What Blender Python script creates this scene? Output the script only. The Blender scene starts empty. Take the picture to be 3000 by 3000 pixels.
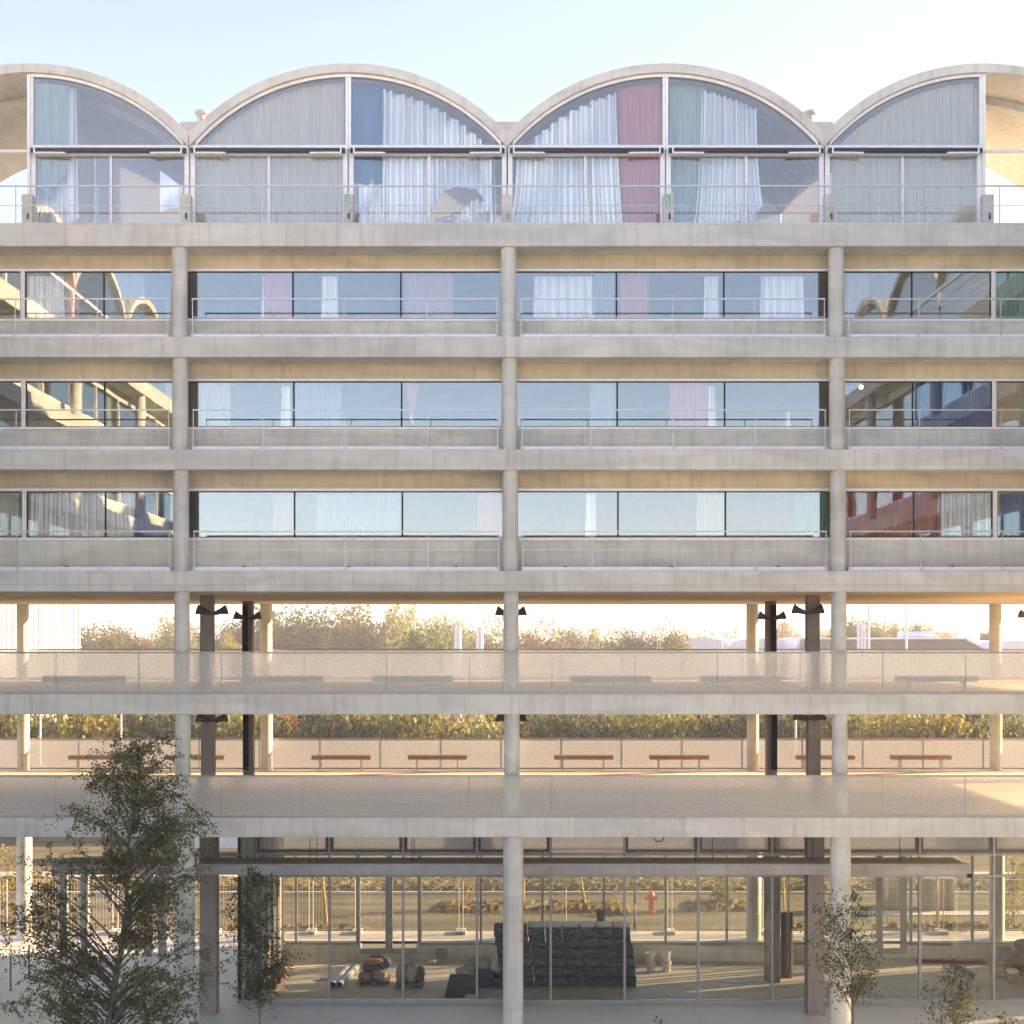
import bpy, bmesh, math, random
import numpy as np
from mathutils import Vector, Matrix

sc = bpy.context.scene
C = sc.collection
R = math.radians
RNG = random.Random(7)

# ------------------------------------------------------------------ camera, sky, sun, exposure
D, PPM, CX, CY, EYE = 36.0, 110.0, 1482.0, 1871.0, 10.9
SUN_AZ, SUN_EL = 72.0, 15.5
cam = bpy.data.cameras.new("camera")
cam_o = bpy.data.objects.new("camera", cam); C.objects.link(cam_o)
cam_o.location = (0, -D, EYE); cam_o.rotation_euler = (math.pi / 2, 0, 0)
cam.sensor_width = 36.0; cam.lens = 36.0 * D / (3000 / PPM)
cam.shift_x = 18 / 3000; cam.shift_y = 371 / 3000
cam.clip_start = 0.5; cam.clip_end = 5000
sc.camera = cam_o
world = bpy.data.worlds.new("World"); sc.world = world; world.use_nodes = True
wn = world.node_tree; bgn = wn.nodes["Background"]
skyn = wn.nodes.new("ShaderNodeTexSky"); skyn.sky_type = 'NISHITA'; skyn.sun_disc = False
skyn.sun_elevation = R(SUN_EL); skyn.sun_rotation = R(SUN_AZ)
skyn.air_density = 0.6; skyn.dust_density = 0.0; skyn.ozone_density = 1.0
wn.links.new(skyn.outputs[0], bgn.inputs[0]); bgn.inputs[1].default_value = 0.15
sun = bpy.data.lights.new("sun", 'SUN'); sun.energy = 5.0; sun.angle = R(0.5); sun.color = (1.0, 0.80, 0.58)
sun_o = bpy.data.objects.new("sun", sun); C.objects.link(sun_o)
sdir = Vector((math.sin(R(SUN_AZ)) * math.cos(R(SUN_EL)), math.cos(R(SUN_AZ)) * math.cos(R(SUN_EL)), math.sin(R(SUN_EL))))
sun_o.rotation_euler = (-sdir).to_track_quat('-Z', 'Y').to_euler(); sun_o.location = (60, 40, 60)
vs = sc.view_settings
vs.view_transform = 'Standard'; vs.look = 'None'; vs.gamma = 1.0; vs.use_curve_mapping = False
vs.exposure = 2.25
vs.use_white_balance = True; vs.white_balance_temperature = 8800; vs.white_balance_tint = 25
cy = sc.cycles
cy.use_denoising = True; cy.max_bounces = 12; cy.diffuse_bounces = 5; cy.glossy_bounces = 5
cy.transmission_bounces = 10; cy.transparent_max_bounces = 32; cy.sample_clamp_indirect = 20.0
cy.blur_glossy = 0.6; cy.caustics_reflective = False; cy.caustics_refractive = True


def W(px, py, Y):
    k = (D + Y) / (D * PPM)
    return Vector(((px - CX) * k, Y, EYE - (py - CY) * k))
def wx(px, Y): return (px - CX) * (D + Y) / (D * PPM)
def wz(py, Y): return EYE - (py - CY) * (D + Y) / (D * PPM)

# ------------------------------------------------------------------ materials
MATS = {}
def new_mat(name):
    m = bpy.data.materials.new(name); m.use_nodes = True
    nt = m.node_tree; nt.nodes.clear()
    out = nt.nodes.new("ShaderNodeOutputMaterial")
    MATS[name] = m
    return m, nt, out
def nd(nt, t, **kw):
    n = nt.nodes.new(t)
    for k, v in kw.items():
        if k.startswith("i_"):
            n.inputs[k[2:].replace("_", " ")].default_value = v
        else:
            setattr(n, k, v)
    return n
def ramp(nt, fac, stops):
    n = nt.nodes.new("ShaderNodeValToRGB")
    e = n.color_ramp.elements
    while len(e) < len(stops): e.new(0.5)
    for el, (p, c) in zip(e, stops):
        el.position = p; el.color = (*c, 1) if len(c) == 3 else c
    nt.links.new(fac, n.inputs[0]); return n.outputs[0]
def mixc(nt, a, b, fac, mode='MIX'):
    n = nt.nodes.new("ShaderNodeMix"); n.data_type = 'RGBA'; n.blend_type = mode
    for sock, v in ((n.inputs[0], fac), (n.inputs[6], a), (n.inputs[7], b)):
        if hasattr(v, "is_output"): nt.links.new(v, sock)
        elif isinstance(v, (int, float)): sock.default_value = v
        else: sock.default_value = (*v, 1)
    return n.outputs[2]
def noise(nt, vec, scale, detail=5, rough=0.55, dist=0.0):
    n = nd(nt, "ShaderNodeTexNoise", i_Scale=scale, i_Detail=detail, i_Roughness=rough, i_Distortion=dist)
    nt.links.new(vec, n.inputs["Vector"]); return n.outputs["Fac"]
def pos(nt): return nt.nodes.new("ShaderNodeNewGeometry").outputs["Position"]
def scaled(nt, vec, s):
    n = nd(nt, "ShaderNodeVectorMath", operation='MULTIPLY'); n.inputs[1].default_value = s
    nt.links.new(vec, n.inputs[0]); return n.outputs[0]
def bsdf(nt, out, color=None, rough=0.6, metal=0.0, spec=0.5, bump=None, bump_s=0.2, bump_d=0.02):
    b = nt.nodes.new("ShaderNodeBsdfPrincipled")
    b.inputs["Roughness"].default_value = rough; b.inputs["Metallic"].default_value = metal
    b.inputs["Specular IOR Level"].default_value = spec
    if color is not None:
        if hasattr(color, "is_output"): nt.links.new(color, b.inputs["Base Color"])
        else: b.inputs["Base Color"].default_value = (*color, 1)
    if bump is not None:
        bn = nd(nt, "ShaderNodeBump", i_Strength=bump_s, i_Distance=bump_d)
        nt.links.new(bump, bn.inputs["Height"]); nt.links.new(bn.outputs[0], b.inputs["Normal"])
    nt.links.new(b.outputs[0], out.inputs[0]); return b

def concrete(name, base, var=0.22, panels=False, rough=0.85):
    m, nt, out = new_mat(name)
    p = pos(nt)
    big = noise(nt, p, 0.55, 4); mid = noise(nt, p, 3.2, 6, 0.6); fine = noise(nt, p, 38, 4, 0.7)
    streak = noise(nt, scaled(nt, p, (5.0, 5.0, 0.5)), 1.0, 4)
    lo = tuple(c * (1 - var) for c in base); hi = tuple(min(1, c * (1 + var)) for c in base)
    c = ramp(nt, big, [(0.3, lo), (0.7, hi)])
    c = mixc(nt, c, ramp(nt, mid, [(0.3, lo), (0.72, hi)]), 0.45)
    c = mixc(nt, c, ramp(nt, streak, [(0.30, (0.74, 0.73, 0.70)), (0.52, (1, 1, 1))]), 0.6, 'MULTIPLY')
    pit = nd(nt, "ShaderNodeTexVoronoi", i_Scale=7.0); nt.links.new(p, pit.inputs["Vector"])
    c = mixc(nt, c, ramp(nt, pit.outputs["Distance"], [(0.03, (0.55, 0.54, 0.52)), (0.09, (1, 1, 1))]), 0.7, 'MULTIPLY')
    patch = noise(nt, scaled(nt, p, (0.35, 0.35, 1.4)), 1.0, 3, 0.5, 1.2)
    c = mixc(nt, c, ramp(nt, patch, [(0.38, (0.88, 0.88, 0.87)), (0.60, (1.05, 1.05, 1.05))]), 0.8, 'MULTIPLY')
    c = mixc(nt, c, ramp(nt, fine, [(0.25, (0.78, 0.78, 0.78)), (0.6, (1.06, 1.06, 1.06))]), 0.6, 'MULTIPLY')
    if panels:
        sx = nd(nt, "ShaderNodeSeparateXYZ"); nt.links.new(p, sx.inputs[0])
        ad = nd(nt, "ShaderNodeMath", operation='ADD'); nt.links.new(sx.outputs[0], ad.inputs[0]); nt.links.new(sx.outputs[1], ad.inputs[1])
        cb = nd(nt, "ShaderNodeCombineXYZ"); nt.links.new(ad.outputs[0], cb.inputs[0]); nt.links.new(sx.outputs[2], cb.inputs[1])
        br = nd(nt, "ShaderNodeTexBrick", offset=0.37, squash=1.0)
        br.inputs["Scale"].default_value = 1.0; br.inputs["Brick Width"].default_value = 2.93; br.inputs["Row Height"].default_value = 1.37
        br.inputs["Mortar Size"].default_value = 0.006; br.inputs["Mortar Smooth"].default_value = 0.3; br.inputs["Bias"].default_value = 0.0
        br.inputs["Color1"].default_value = (0.90, 0.90, 0.91, 1); br.inputs["Color2"].default_value = (1.06, 1.05, 1.03, 1); br.inputs["Mortar"].default_value = (0.58, 0.57, 0.55, 1)
        nt.links.new(cb.outputs[0], br.inputs["Vector"])
        c = mixc(nt, c, br.outputs["Color"], 0.8, 'MULTIPLY')
    bsdf(nt, out, c, rough, spec=0.3, bump=fine, bump_s=0.25, bump_d=0.008)
    return m

def plain(name, col, rough=0.5, metal=0.0, var=0.08, scale=6.0, spec=0.5):
    m, nt, out = new_mat(name)
    p = pos(nt); n = noise(nt, p, scale, 4)
    c = ramp(nt, n, [(0.3, tuple(x * (1 - var) for x in col)), (0.7, tuple(min(1, x * (1 + var)) for x in col))])
    bsdf(nt, out, c, rough, metal, spec, bump=n, bump_s=0.05)
    return m

concrete("concrete_beam", (0.60, 0.61, 0.555), 0.10, True)
concrete("concrete_column", (0.60, 0.61, 0.555), 0.12)
concrete("concrete_wall", (0.66, 0.66, 0.565), 0.12, True)
concrete("concrete_lintel_bounce", (0.68, 0.585, 0.42), 0.10, True)  # warm bounced light put into the lintels' concrete colour
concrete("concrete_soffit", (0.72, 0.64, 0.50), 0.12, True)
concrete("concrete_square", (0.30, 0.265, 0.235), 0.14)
concrete("concrete_vault", (0.63, 0.60, 0.53), 0.08)
concrete("concrete_floor", (0.72, 0.71, 0.60), 0.10)
concrete("concrete_canopy", (0.42, 0.42, 0.42), 0.14, True)
plain("bitumen", (0.36, 0.35, 0.32), 0.8)
plain("white_metal", (0.84, 0.84, 0.82), 0.38, 0.0)
plain("zinc_flashing", (0.82, 0.82, 0.86), 0.45, 0.0)
plain("rail_metal", (0.52, 0.52, 0.51), 0.4, 0.6)
plain("grey_metal", (0.33, 0.335, 0.33), 0.45, 0.4)
plain("galvanised", (0.56, 0.55, 0.51), 0.5, 0.1, 0.12)
plain("dark_metal", (0.035, 0.036, 0.038), 0.45, 0.2)
plain("black_rubber", (0.008, 0.008, 0.009), 0.7)
plain("awning_dark", (0.025, 0.033, 0.037), 0.6)
plain("lamp_brown", (0.085, 0.058, 0.042), 0.55)
plain("wood_bench", (0.36, 0.24, 0.125), 0.6, 0, 0.2, 14)
plain("bench_sky_tint", (0.36, 0.41, 0.36), 0.6, 0, 0.12, 14)  # front benches: sky light and glass tint put into the wood colour
plain("stake_wood", (0.52, 0.33, 0.15), 0.7, 0, 0.2, 14)
plain("white_interior", (0.62, 0.60, 0.57), 0.8)
plain("dark_interior", (0.55, 0.55, 0.54), 0.9)
plain("white_paint", (0.8, 0.8, 0.79), 0.5)
plain("exit_green", (0.03, 0.42, 0.17), 0.4)
plain("hydrant_red", (0.70, 0.16, 0.045), 0.4)
plain("pipe_green", (0.50, 0.58, 0.52), 0.4)
plain("tube_brown", (0.13, 0.10, 0.075), 0.8, 0, 0.15)
plain("tube_grey", (0.17, 0.17, 0.14), 0.8)
plain("pallet_wood", (0.33, 0.25, 0.17), 0.8, 0, 0.25, 12)
plain("bucket_white", (0.66, 0.64, 0.58), 0.5, 0, 0.25, 9)
plain("bucket_teal", (0.45, 0.62, 0.62), 0.5)
plain("sack_grey", (0.34, 0.325, 0.29), 0.8, 0, 0.25, 7)
plain("sack_orange", (0.36, 0.19, 0.10), 0.7, 0, 0.3, 5)
plain("sack_red", (0.24, 0.075, 0.055), 0.7, 0, 0.3, 5)
plain("sack_blue", (0.12, 0.15, 0.20), 0.7, 0, 0.3, 5)
plain("sack_cream", (0.42, 0.37, 0.29), 0.75, 0, 0.25, 6)
plain("sack_dark", (0.045, 0.048, 0.05), 0.6, 0, 0.3, 6)
plain("sack_pale", (0.55, 0.57, 0.57), 0.6, 0, 0.2, 5)
plain("crate_red", (0.28, 0.025, 0.03), 0.5)
plain("van_blue", (0.48, 0.57, 0.70), 0.35)
plain("glass_dark", (0.03, 0.035, 0.04), 0.1)
plain("lamp_orange", (0.75, 0.18, 0.05), 0.4)
plain("asphalt", (0.085, 0.08, 0.07), 0.9, 0, 0.2, 2.5)
plain("kerb_stone", (0.55, 0.53, 0.48), 0.8)
plain("shed_silver", (0.62, 0.62, 0.66), 0.45, 0.3)
plain("shed_green", (0.09, 0.12, 0.10), 0.6)
plain("haze_pole", (0.70, 0.69, 0.70), 0.6)
plain("hill_green", (0.16, 0.18, 0.15), 0.95)
plain("birch_bark", (0.12, 0.10, 0.08), 0.8, 0, 0.45, 9)
plain("bark", (0.10, 0.08, 0.06), 0.9, 0, 0.3, 9)
plain("post_blue", (0.10, 0.14, 0.20), 0.5)

def ground_mat(name, cols, scales, rough=0.95, dark=.6, bs=.4):
    m, nt, out = new_mat(name); p = pos(nt)
    c = ramp(nt, noise(nt, p, scales[0], 6, 0.6), [(0.3, cols[0]), (0.5, cols[1]), (0.7, cols[2])])
    f = noise(nt, p, scales[1], 6, 0.75)
    c = mixc(nt, c, ramp(nt, f, [(0.3, (dark,) * 3), (0.65, (1.1,) * 3)]), 0.8, 'MULTIPLY')
    bsdf(nt, out, c, rough, spec=0.3, bump=f, bump_s=bs, bump_d=0.05); return m
ground_mat("meadow", [(0.10, 0.10, 0.04), (0.16, 0.13, 0.06), (0.24, 0.19, 0.11)], (0.25, 7))
ground_mat("mulch", [(0.06, 0.045, 0.018), (0.15, 0.115, 0.042), (0.25, 0.20, 0.085)], (3.0, 26))
ground_mat("courtyard", [(0.58, 0.62, 0.57), (0.65, 0.68, 0.62), (0.70, 0.715, 0.65)], (0.35, 5), 0.5, .88, .05)
ground_mat("pavement", [(0.44, 0.42, 0.38), (0.52, 0.50, 0.45), (0.58, 0.56, 0.51)], (0.5, 9))
# road with dark tar bands
m, nt, out = new_mat("road"); p = pos(nt)
c = ramp(nt, noise(nt, scaled(nt, p, (0.04, 0.9, 1)), 1.0, 4), [(0.35, (0.085, 0.08, 0.045)), (0.65, (0.19, 0.175, 0.10))])
f = noise(nt, p, 12, 5, 0.7)
c = mixc(nt, c, ramp(nt, f, [(0.3, (0.7, 0.7, 0.7)), (0.65, (1.1, 1.1, 1.1))]), 0.7, 'MULTIPLY')
bsdf(nt, out, c, 0.85, spec=0.3, bump=f, bump_s=0.3)

# window glass: a coated pane, part mirror, part clear
def window_glass(name, r0, tint, wav):
    m, nt, out = new_mat(name); p = pos(nt)
    gl = nd(nt, "ShaderNodeBsdfGlossy"); gl.inputs["Roughness"].default_value = 0.0; gl.inputs["Color"].default_value = (0.87, 0.96, 0.96, 1)
    tr = nd(nt, "ShaderNodeBsdfTransparent"); tr.inputs["Color"].default_value = (*tint, 1)
    fr = nd(nt, "ShaderNodeLayerWeight", i_Blend=0.25)
    ml = nd(nt, "ShaderNodeMath", operation='MULTIPLY_ADD'); ml.inputs[1].default_value = 0.6; ml.inputs[2].default_value = r0
    nt.links.new(fr.outputs["Fresnel"], ml.inputs[0])
    bn = nd(nt, "ShaderNodeBump", i_Strength=wav, i_Distance=0.02)
    nt.links.new(noise(nt, p, 0.8, 2), bn.inputs["Height"])
    nt.links.new(bn.outputs[0], gl.inputs["Normal"])
    mx = nd(nt, "ShaderNodeMixShader")
    nt.links.new(ml.outputs[0], mx.inputs[0]); nt.links.new(tr.outputs[0], mx.inputs[1]); nt.links.new(gl.outputs[0], mx.inputs[2])
    nt.links.new(mx.outputs[0], out.inputs[0]); return m
window_glass("window_glass", 0.16, (0.985, 0.99, 0.985), 0.06)
window_glass("hall_glass", 0.015, (0.955, 0.965, 0.94), 0.02)
window_glass("vault_glass", 0.105, (0.985, 0.99, 0.985), 0.04)

# hammered parapet glass: the rolled face scatters, the other faces are clear
def hammered_mat(name, rough, f_tl, f_tr, f_df):
    m, nt, out = new_mat(name); p = pos(nt)
    rf = nd(nt, "ShaderNodeBsdfRefraction"); rf.inputs["IOR"].default_value = 1.25; rf.inputs["Roughness"].default_value = rough; rf.inputs["Color"].default_value = (0.97, 0.985, 0.96, 1)
    bn = nd(nt, "ShaderNodeBump", i_Strength=0.35, i_Distance=0.02)
    hn = noise(nt, p, 27, 2, 0.6); nt.links.new(hn, bn.inputs["Height"]); nt.links.new(bn.outputs[0], rf.inputs["Normal"])
    nt.links.new(ramp(nt, hn, [(0.40, (0.74, 0.74, 0.70)), (0.58, (1, 1, 0.98))]), rf.inputs["Color"])
    gs = nd(nt, "ShaderNodeBsdfGlossy"); gs.inputs["Roughness"].default_value = 0.25; nt.links.new(bn.outputs[0], gs.inputs["Normal"])
    tr = nd(nt, "ShaderNodeBsdfTransparent"); tr.inputs["Color"].default_value = (0.95, 0.97, 0.94, 1)
    tl = nd(nt, "ShaderNodeBsdfTranslucent"); tl.inputs["Color"].default_value = (0.98, 0.985, 0.95, 1)
    nt.links.new(ramp(nt, hn, [(0.40, (0.80, 0.81, 0.76)), (0.58, (1, 1, 0.97))]), tl.inputs[0])
    m0 = nd(nt, "ShaderNodeMixShader"); m0.inputs[0].default_value = 0.06
    m1 = nd(nt, "ShaderNodeMixShader"); m1.inputs[0].default_value = f_tl
    m2 = nd(nt, "ShaderNodeMixShader"); m2.inputs[0].default_value = f_tr
    nt.links.new(rf.outputs[0], m0.inputs[1]); nt.links.new(gs.outputs[0], m0.inputs[2])
    nt.links.new(m0.outputs[0], m1.inputs[1]); nt.links.new(tl.outputs[0], m1.inputs[2])
    nt.links.new(m1.outputs[0], m2.inputs[1]); nt.links.new(tr.outputs[0], m2.inputs[2])
    df = nd(nt, "ShaderNodeBsdfDiffuse"); nt.links.new(ramp(nt, hn, [(0.40, (0.70, 0.71, 0.64)), (0.58, (1, 1, 0.96))]), df.inputs[0])
    m3 = nd(nt, "ShaderNodeMixShader"); m3.inputs[0].default_value = f_df
    nt.links.new(m2.outputs[0], m3.inputs[1]); nt.links.new(df.outputs[0], m3.inputs[2])
    nt.links.new(m3.outputs[0], out.inputs[0])
hammered_mat("hammered_glass", 0.09, 0.36, 0.34, 0.27)
hammered_mat("cast_glass", 0.12, 0.22, 0.42, 0.14)
m, nt, out = new_mat("clear_face")
tr = nd(nt, "ShaderNodeBsdfTransparent"); tr.inputs["Color"].default_value = (0.985, 0.99, 0.98, 1); nt.links.new(tr.outputs[0], out.inputs[0])
def hammered(o):
    o.data.materials.append(MATS["clear_face"])
    for i, f_ in enumerate(o.data.polygons): f_.material_index = 0 if i == 2 else 1
    return o

# far translucent facade
m, nt, out = new_mat("channel_glass"); p = pos(nt)
wv = nd(nt, "ShaderNodeTexWave", bands_direction='X', i_Scale=2.2, i_Distortion=0.6); nt.links.new(p, wv.inputs["Vector"])
c = ramp(nt, wv.outputs["Fac"], [(0.0, (0.24, 0.24, 0.25)), (0.6, (0.46, 0.46, 0.46))])
b = bsdf(nt, out, c, 0.25)

def fabric(name, col, thin=0.3, rough=0.8, metal=0.0):
    m, nt, out = new_mat(name); p = pos(nt)
    n = noise(nt, scaled(nt, p, (9, 9, 0.5)), 1.0, 4)
    c = ramp(nt, n, [(0.3, tuple(x * 0.86 for x in col)), (0.7, tuple(min(1, x * 1.06) for x in col))])
    b = nt.nodes.new("ShaderNodeBsdfPrincipled"); b.inputs["Roughness"].default_value = rough; b.inputs["Metallic"].default_value = metal
    nt.links.new(c, b.inputs["Base Color"])
    t = nt.nodes.new("ShaderNodeBsdfTranslucent"); nt.links.new(c, t.inputs[0])
    mx = nt.nodes.new("ShaderNodeMixShader"); mx.inputs[0].default_value = thin
    nt.links.new(b.outputs[0], mx.inputs[1]); nt.links.new(t.outputs[0], mx.inputs[2]); nt.links.new(mx.outputs[0], out.inputs[0])
fabric("cloth_white", (0.95, 0.94, 0.93), 0.05, 0.36, 0.7)
fabric("cloth_cream", (0.96, 0.94, 0.78), 0.4)
fabric("cloth_teal", (0.56, 0.76, 0.72), 0.3)
fabric("cloth_paleblue", (0.55, 0.66, 0.70), 0.35)
fabric("cloth_blue", (0.09, 0.26, 0.48), 0.15)
fabric("cloth_navy", (0.04, 0.12, 0.40), 0.12)
fabric("cloth_pink", (0.88, 0.37, 0.34), 0.2)
fabric("cloth_red", (0.66, 0.14, 0.07), 0.12)
fabric("cloth_rose", (0.70, 0.52, 0.48), 0.25)
fabric("cloth_olive", (0.42, 0.34, 0.14), 0.2)
fabric("cloth_yellow", (0.66, 0.52, 0.24), 0.25)
fabric("cloth_green", (0.20, 0.46, 0.34), 0.2)

# frosted panels at the back of the top storey let some daylight into the rooms
m, nt, out = new_mat("frosted_back")
df = nd(nt, "ShaderNodeBsdfDiffuse"); df.inputs[0].default_value = (0.55, 0.57, 0.60, 1)
tl = nd(nt, "ShaderNodeBsdfTranslucent"); tl.inputs[0].default_value = (0.62, 0.64, 0.66, 1)
mx = nd(nt, "ShaderNodeMixShader"); mx.inputs[0].default_value = 0.55
nt.links.new(df.outputs[0], mx.inputs[1]); nt.links.new(tl.outputs[0], mx.inputs[2]); nt.links.new(mx.outputs[0], out.inputs[0])
# bundles: matted dark fibre
m, nt, out = new_mat("fibre_bundle"); p = pos(nt)
f = noise(nt, scaled(nt, p, (4, 4, 22)), 1.0, 6, 0.7); g = noise(nt, p, 2.2, 4)
c = ramp(nt, f, [(0.36, (0.012, 0.011, 0.012)), (0.50, (0.095, 0.088, 0.09)), (0.66, (0.26, 0.245, 0.25))])
c = mixc(nt, c, ramp(nt, g, [(0.4, (1, 1, 1)), (0.7, (1.15, 0.85, 0.85))]), 0.7, 'MULTIPLY')
bsdf(nt, out, c, 0.9, spec=0.15, bump=f, bump_s=0.8, bump_d=0.04)

def leaf_mat(name, a, b_, thin=0.35):
    a = (a[0], a[1] * 1.12, a[2]); b_ = (b_[0], b_[1] * 1.12, b_[2])
    m, nt, out = new_mat(name)
    g = nt.nodes.new("ShaderNodeNewGeometry")
    c = ramp(nt, g.outputs["Random Per Island"], [(0.0, a), (1.0, b_)])
    d = nt.nodes.new("ShaderNodeBsdfPrincipled"); d.inputs["Roughness"].default_value = 0.6; d.inputs["Specular IOR Level"].default_value = 0.06
    nt.links.new(c, d.inputs["Base Color"])
    t = nt.nodes.new("ShaderNodeBsdfTranslucent"); nt.links.new(c, t.inputs[0])
    mx = nt.nodes.new("ShaderNodeMixShader"); mx.inputs[0].default_value = thin
    nt.links.new(d.outputs[0], mx.inputs[1]); nt.links.new(t.outputs[0], mx.inputs[2]); nt.links.new(mx.outputs[0], out.inputs[0])
leaf_mat("leaf_birch", (0.05, 0.052, 0.018), (0.22, 0.20, 0.085), 0.35)
leaf_mat("leaf_young", (0.04, 0.045, 0.018), (0.17, 0.155, 0.065), 0.35)
leaf_mat("leaf_green", (0.05, 0.085, 0.03), (0.14, 0.18, 0.065))
leaf_mat("leaf_dark", (0.035, 0.055, 0.03), (0.09, 0.11, 0.055))
leaf_mat("leaf_yellow", (0.22, 0.175, 0.04), (0.44, 0.34, 0.10))
leaf_mat("leaf_olive", (0.11, 0.115, 0.035), (0.27, 0.245, 0.085))
leaf_mat("leaf_orange", (0.24, 0.15, 0.05), (0.40, 0.27, 0.10))
leaf_mat("leaf_red", (0.36, 0.10, 0.045), (0.50, 0.19, 0.09))
leaf_mat("leaf_pale", (0.22, 0.215, 0.09), (0.40, 0.365, 0.18))

# ------------------------------------------------------------------ mesh helpers
class MB:
    def __init__(s): s.v = []; s.f = []
    def add(s, vs_, fs):
        o = len(s.v); s.v.extend([tuple(v) for v in vs_]); s.f.extend([tuple(i + o for i in f) for f in fs]); return s
    def box(s, x0, x1, y0, y1, z0, z1):
        if x0 > x1: x0, x1 = x1, x0
        if y0 > y1: y0, y1 = y1, y0
        if z0 > z1: z0, z1 = z1, z0
        return s.add([(x0, y0, z0), (x1, y0, z0), (x1, y1, z0), (x0, y1, z0), (x0, y0, z1), (x1, y0, z1), (x1, y1, z1), (x0, y1, z1)],
                     [(0, 3, 2, 1), (4, 5, 6, 7), (0, 1, 5, 4), (1, 2, 6, 5), (2, 3, 7, 6), (3, 0, 4, 7)])
    def lathe(s, x, y, prof, n=24, cap=True):
        vs_ = []; fs = []
        for r, z in prof:
            for k in range(n):
                a = 2 * math.pi * k / n; vs_.append((x + r * math.cos(a), y + r * math.sin(a), z))
        for i in range(len(prof) - 1):
            for k in range(n):
                k2 = (k + 1) % n; fs.append((i * n + k, i * n + k2, (i + 1) * n + k2, (i + 1) * n + k))
        if cap:
            fs.append(tuple(range(n - 1, -1, -1))); fs.append(tuple((len(prof) - 1) * n + k for k in range(n)))
        return s.add(vs_, fs)
    def cyl(s, x, y, z0, z1, r, n=24): return s.lathe(x, y, [(r, z0), (r, z1)], n)
    def tube(s, pts, r, n=8):
        pts = [Vector(p) for p in pts]; vs_ = []; fs = []
        rr = r if isinstance(r, (list, tuple)) else [r] * len(pts)
        for i, p in enumerate(pts):
            t = (pts[min(i + 1, len(pts) - 1)] - pts[max(i - 1, 0)]).normalized()
            u = t.cross(Vector((0, 0, 1)));
            if u.length < 1e-3: u = t.cross(Vector((0, 1, 0)))
            u.normalize(); w = t.cross(u)
            for k in range(n):
                a = 2 * math.pi * k / n + math.pi / n
                vs_.append(p + (u * math.cos(a) + w * math.sin(a)) * rr[i])
        for i in range(len(pts) - 1):
            for k in range(n):
                k2 = (k + 1) % n; fs.append((i * n + k, i * n + k2, (i + 1) * n + k2, (i + 1) * n + k))
        fs.append(tuple(range(n - 1, -1, -1))); fs.append(tuple((len(pts) - 1) * n + k for k in range(n)))
        return s.add(vs_, fs)
    def prism(s, poly, y0, y1):                   # poly of (x, z), extruded along Y
        n = len(poly); vs_ = [(x, y0, z) for x, z in poly] + [(x, y1, z) for x, z in poly]
        fs = [tuple(range(n)), tuple(range(2 * n - 1, n - 1, -1))]
        for k in range(n): fs.append((k, k + n, (k + 1) % n + n, (k + 1) % n))
        return s.add(vs_, fs)
    def strip(s, a, b, y0, y1):                   # solid between two equal polylines of (x, z)
        n = len(a); vs_ = [(x, y0, z) for x, z in a] + [(x, y0, z) for x, z in b] + [(x, y1, z) for x, z in a] + [(x, y1, z) for x, z in b]
        fs = []
        for k in range(n - 1):
            fs += [(k, k + 1, n + k + 1, n + k), (2 * n + k + 1, 2 * n + k, 3 * n + k, 3 * n + k + 1),
                   (k + 1, k, 2 * n + k, 2 * n + k + 1), (n + k, n + k + 1, 3 * n + k + 1, 3 * n + k)]
        fs += [(0, n, 3 * n, 2 * n), (n - 1, 3 * n - 1, 4 * n - 1, 2 * n - 1)]
        return s.add(vs_, fs)
    def blob(s, c, rad, seed=0, n=10, m_=7, amp=0.15):
        r = random.Random(seed); vs_ = []; fs = []
        for i in range(m_ + 1):
            th = math.pi * i / m_
            for k in range(n):
                ph = 2 * math.pi * k / n; q = 1 + r.uniform(-amp, amp)
                x, y, z = math.sin(th) * math.cos(ph), math.sin(th) * math.sin(ph), math.cos(th)
                sq = lambda t: math.copysign(abs(t) ** 0.7, t)
                vs_.append((c[0] + sq(x) * rad[0] * q, c[1] + sq(y) * rad[1] * q, max(c[2] + sq(z) * rad[2] * q, c[2] - rad[2])))
        for i in range(m_):
            for k in range(n):
                k2 = (k + 1) % n; fs.append((i * n + k, (i + 1) * n + k, (i + 1) * n + k2, i * n + k2))
        return s.add(vs_, fs)
    def build(s, name, mat, parent=None, bevel=0.0, smooth=35, loc=None):
        me = bpy.data.meshes.new(name)
        vv = s.v
        base = Vector((0, 0, 0))
        if parent is not None: base = OFF.get(parent.name, base)
        if loc is not None: base = Vector(loc)
        if base.length > 0: vv = [(a - base.x, b - base.y, c - base.z) for a, b, c in vv]
        me.from_pydata(vv, [], s.f); me.update()
        if smooth:
            me.shade_smooth(); me.set_sharp_from_angle(angle=R(smooth))
        o = bpy.data.objects.new(name, me); C.objects.link(o)
        me.materials.append(MATS[mat] if isinstance(mat, str) else mat)
        if loc is not None: o.location = base; OFF[o.name] = base
        if parent is not None:
            o.parent = parent
            if loc is None: OFF[o.name] = base
        if bevel:
            bv = o.modifiers.new("bevel", 'BEVEL'); bv.width = bevel; bv.segments = 2; bv.limit_method = 'ANGLE'; bv.angle_limit = R(40)
        return o
OFF = {}
def thing(name, loc, label, cat, group=None, kind=None):
    o = bpy.data.objects.new(name, None); C.objects.link(o); o.location = loc; o.empty_display_size = 0.3
    OFF[o.name] = Vector(loc); return tag(o, label, cat, group, kind)
def tag(o, label=None, cat=None, group=None, kind=None):
    if label: o["label"] = label
    if cat: o["category"] = cat
    if group: o["group"] = group
    if kind: o["kind"] = kind
    return o
def part(o, label): o["label"] = label; return o
def struct(o): o["kind"] = "structure"; return o
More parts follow.
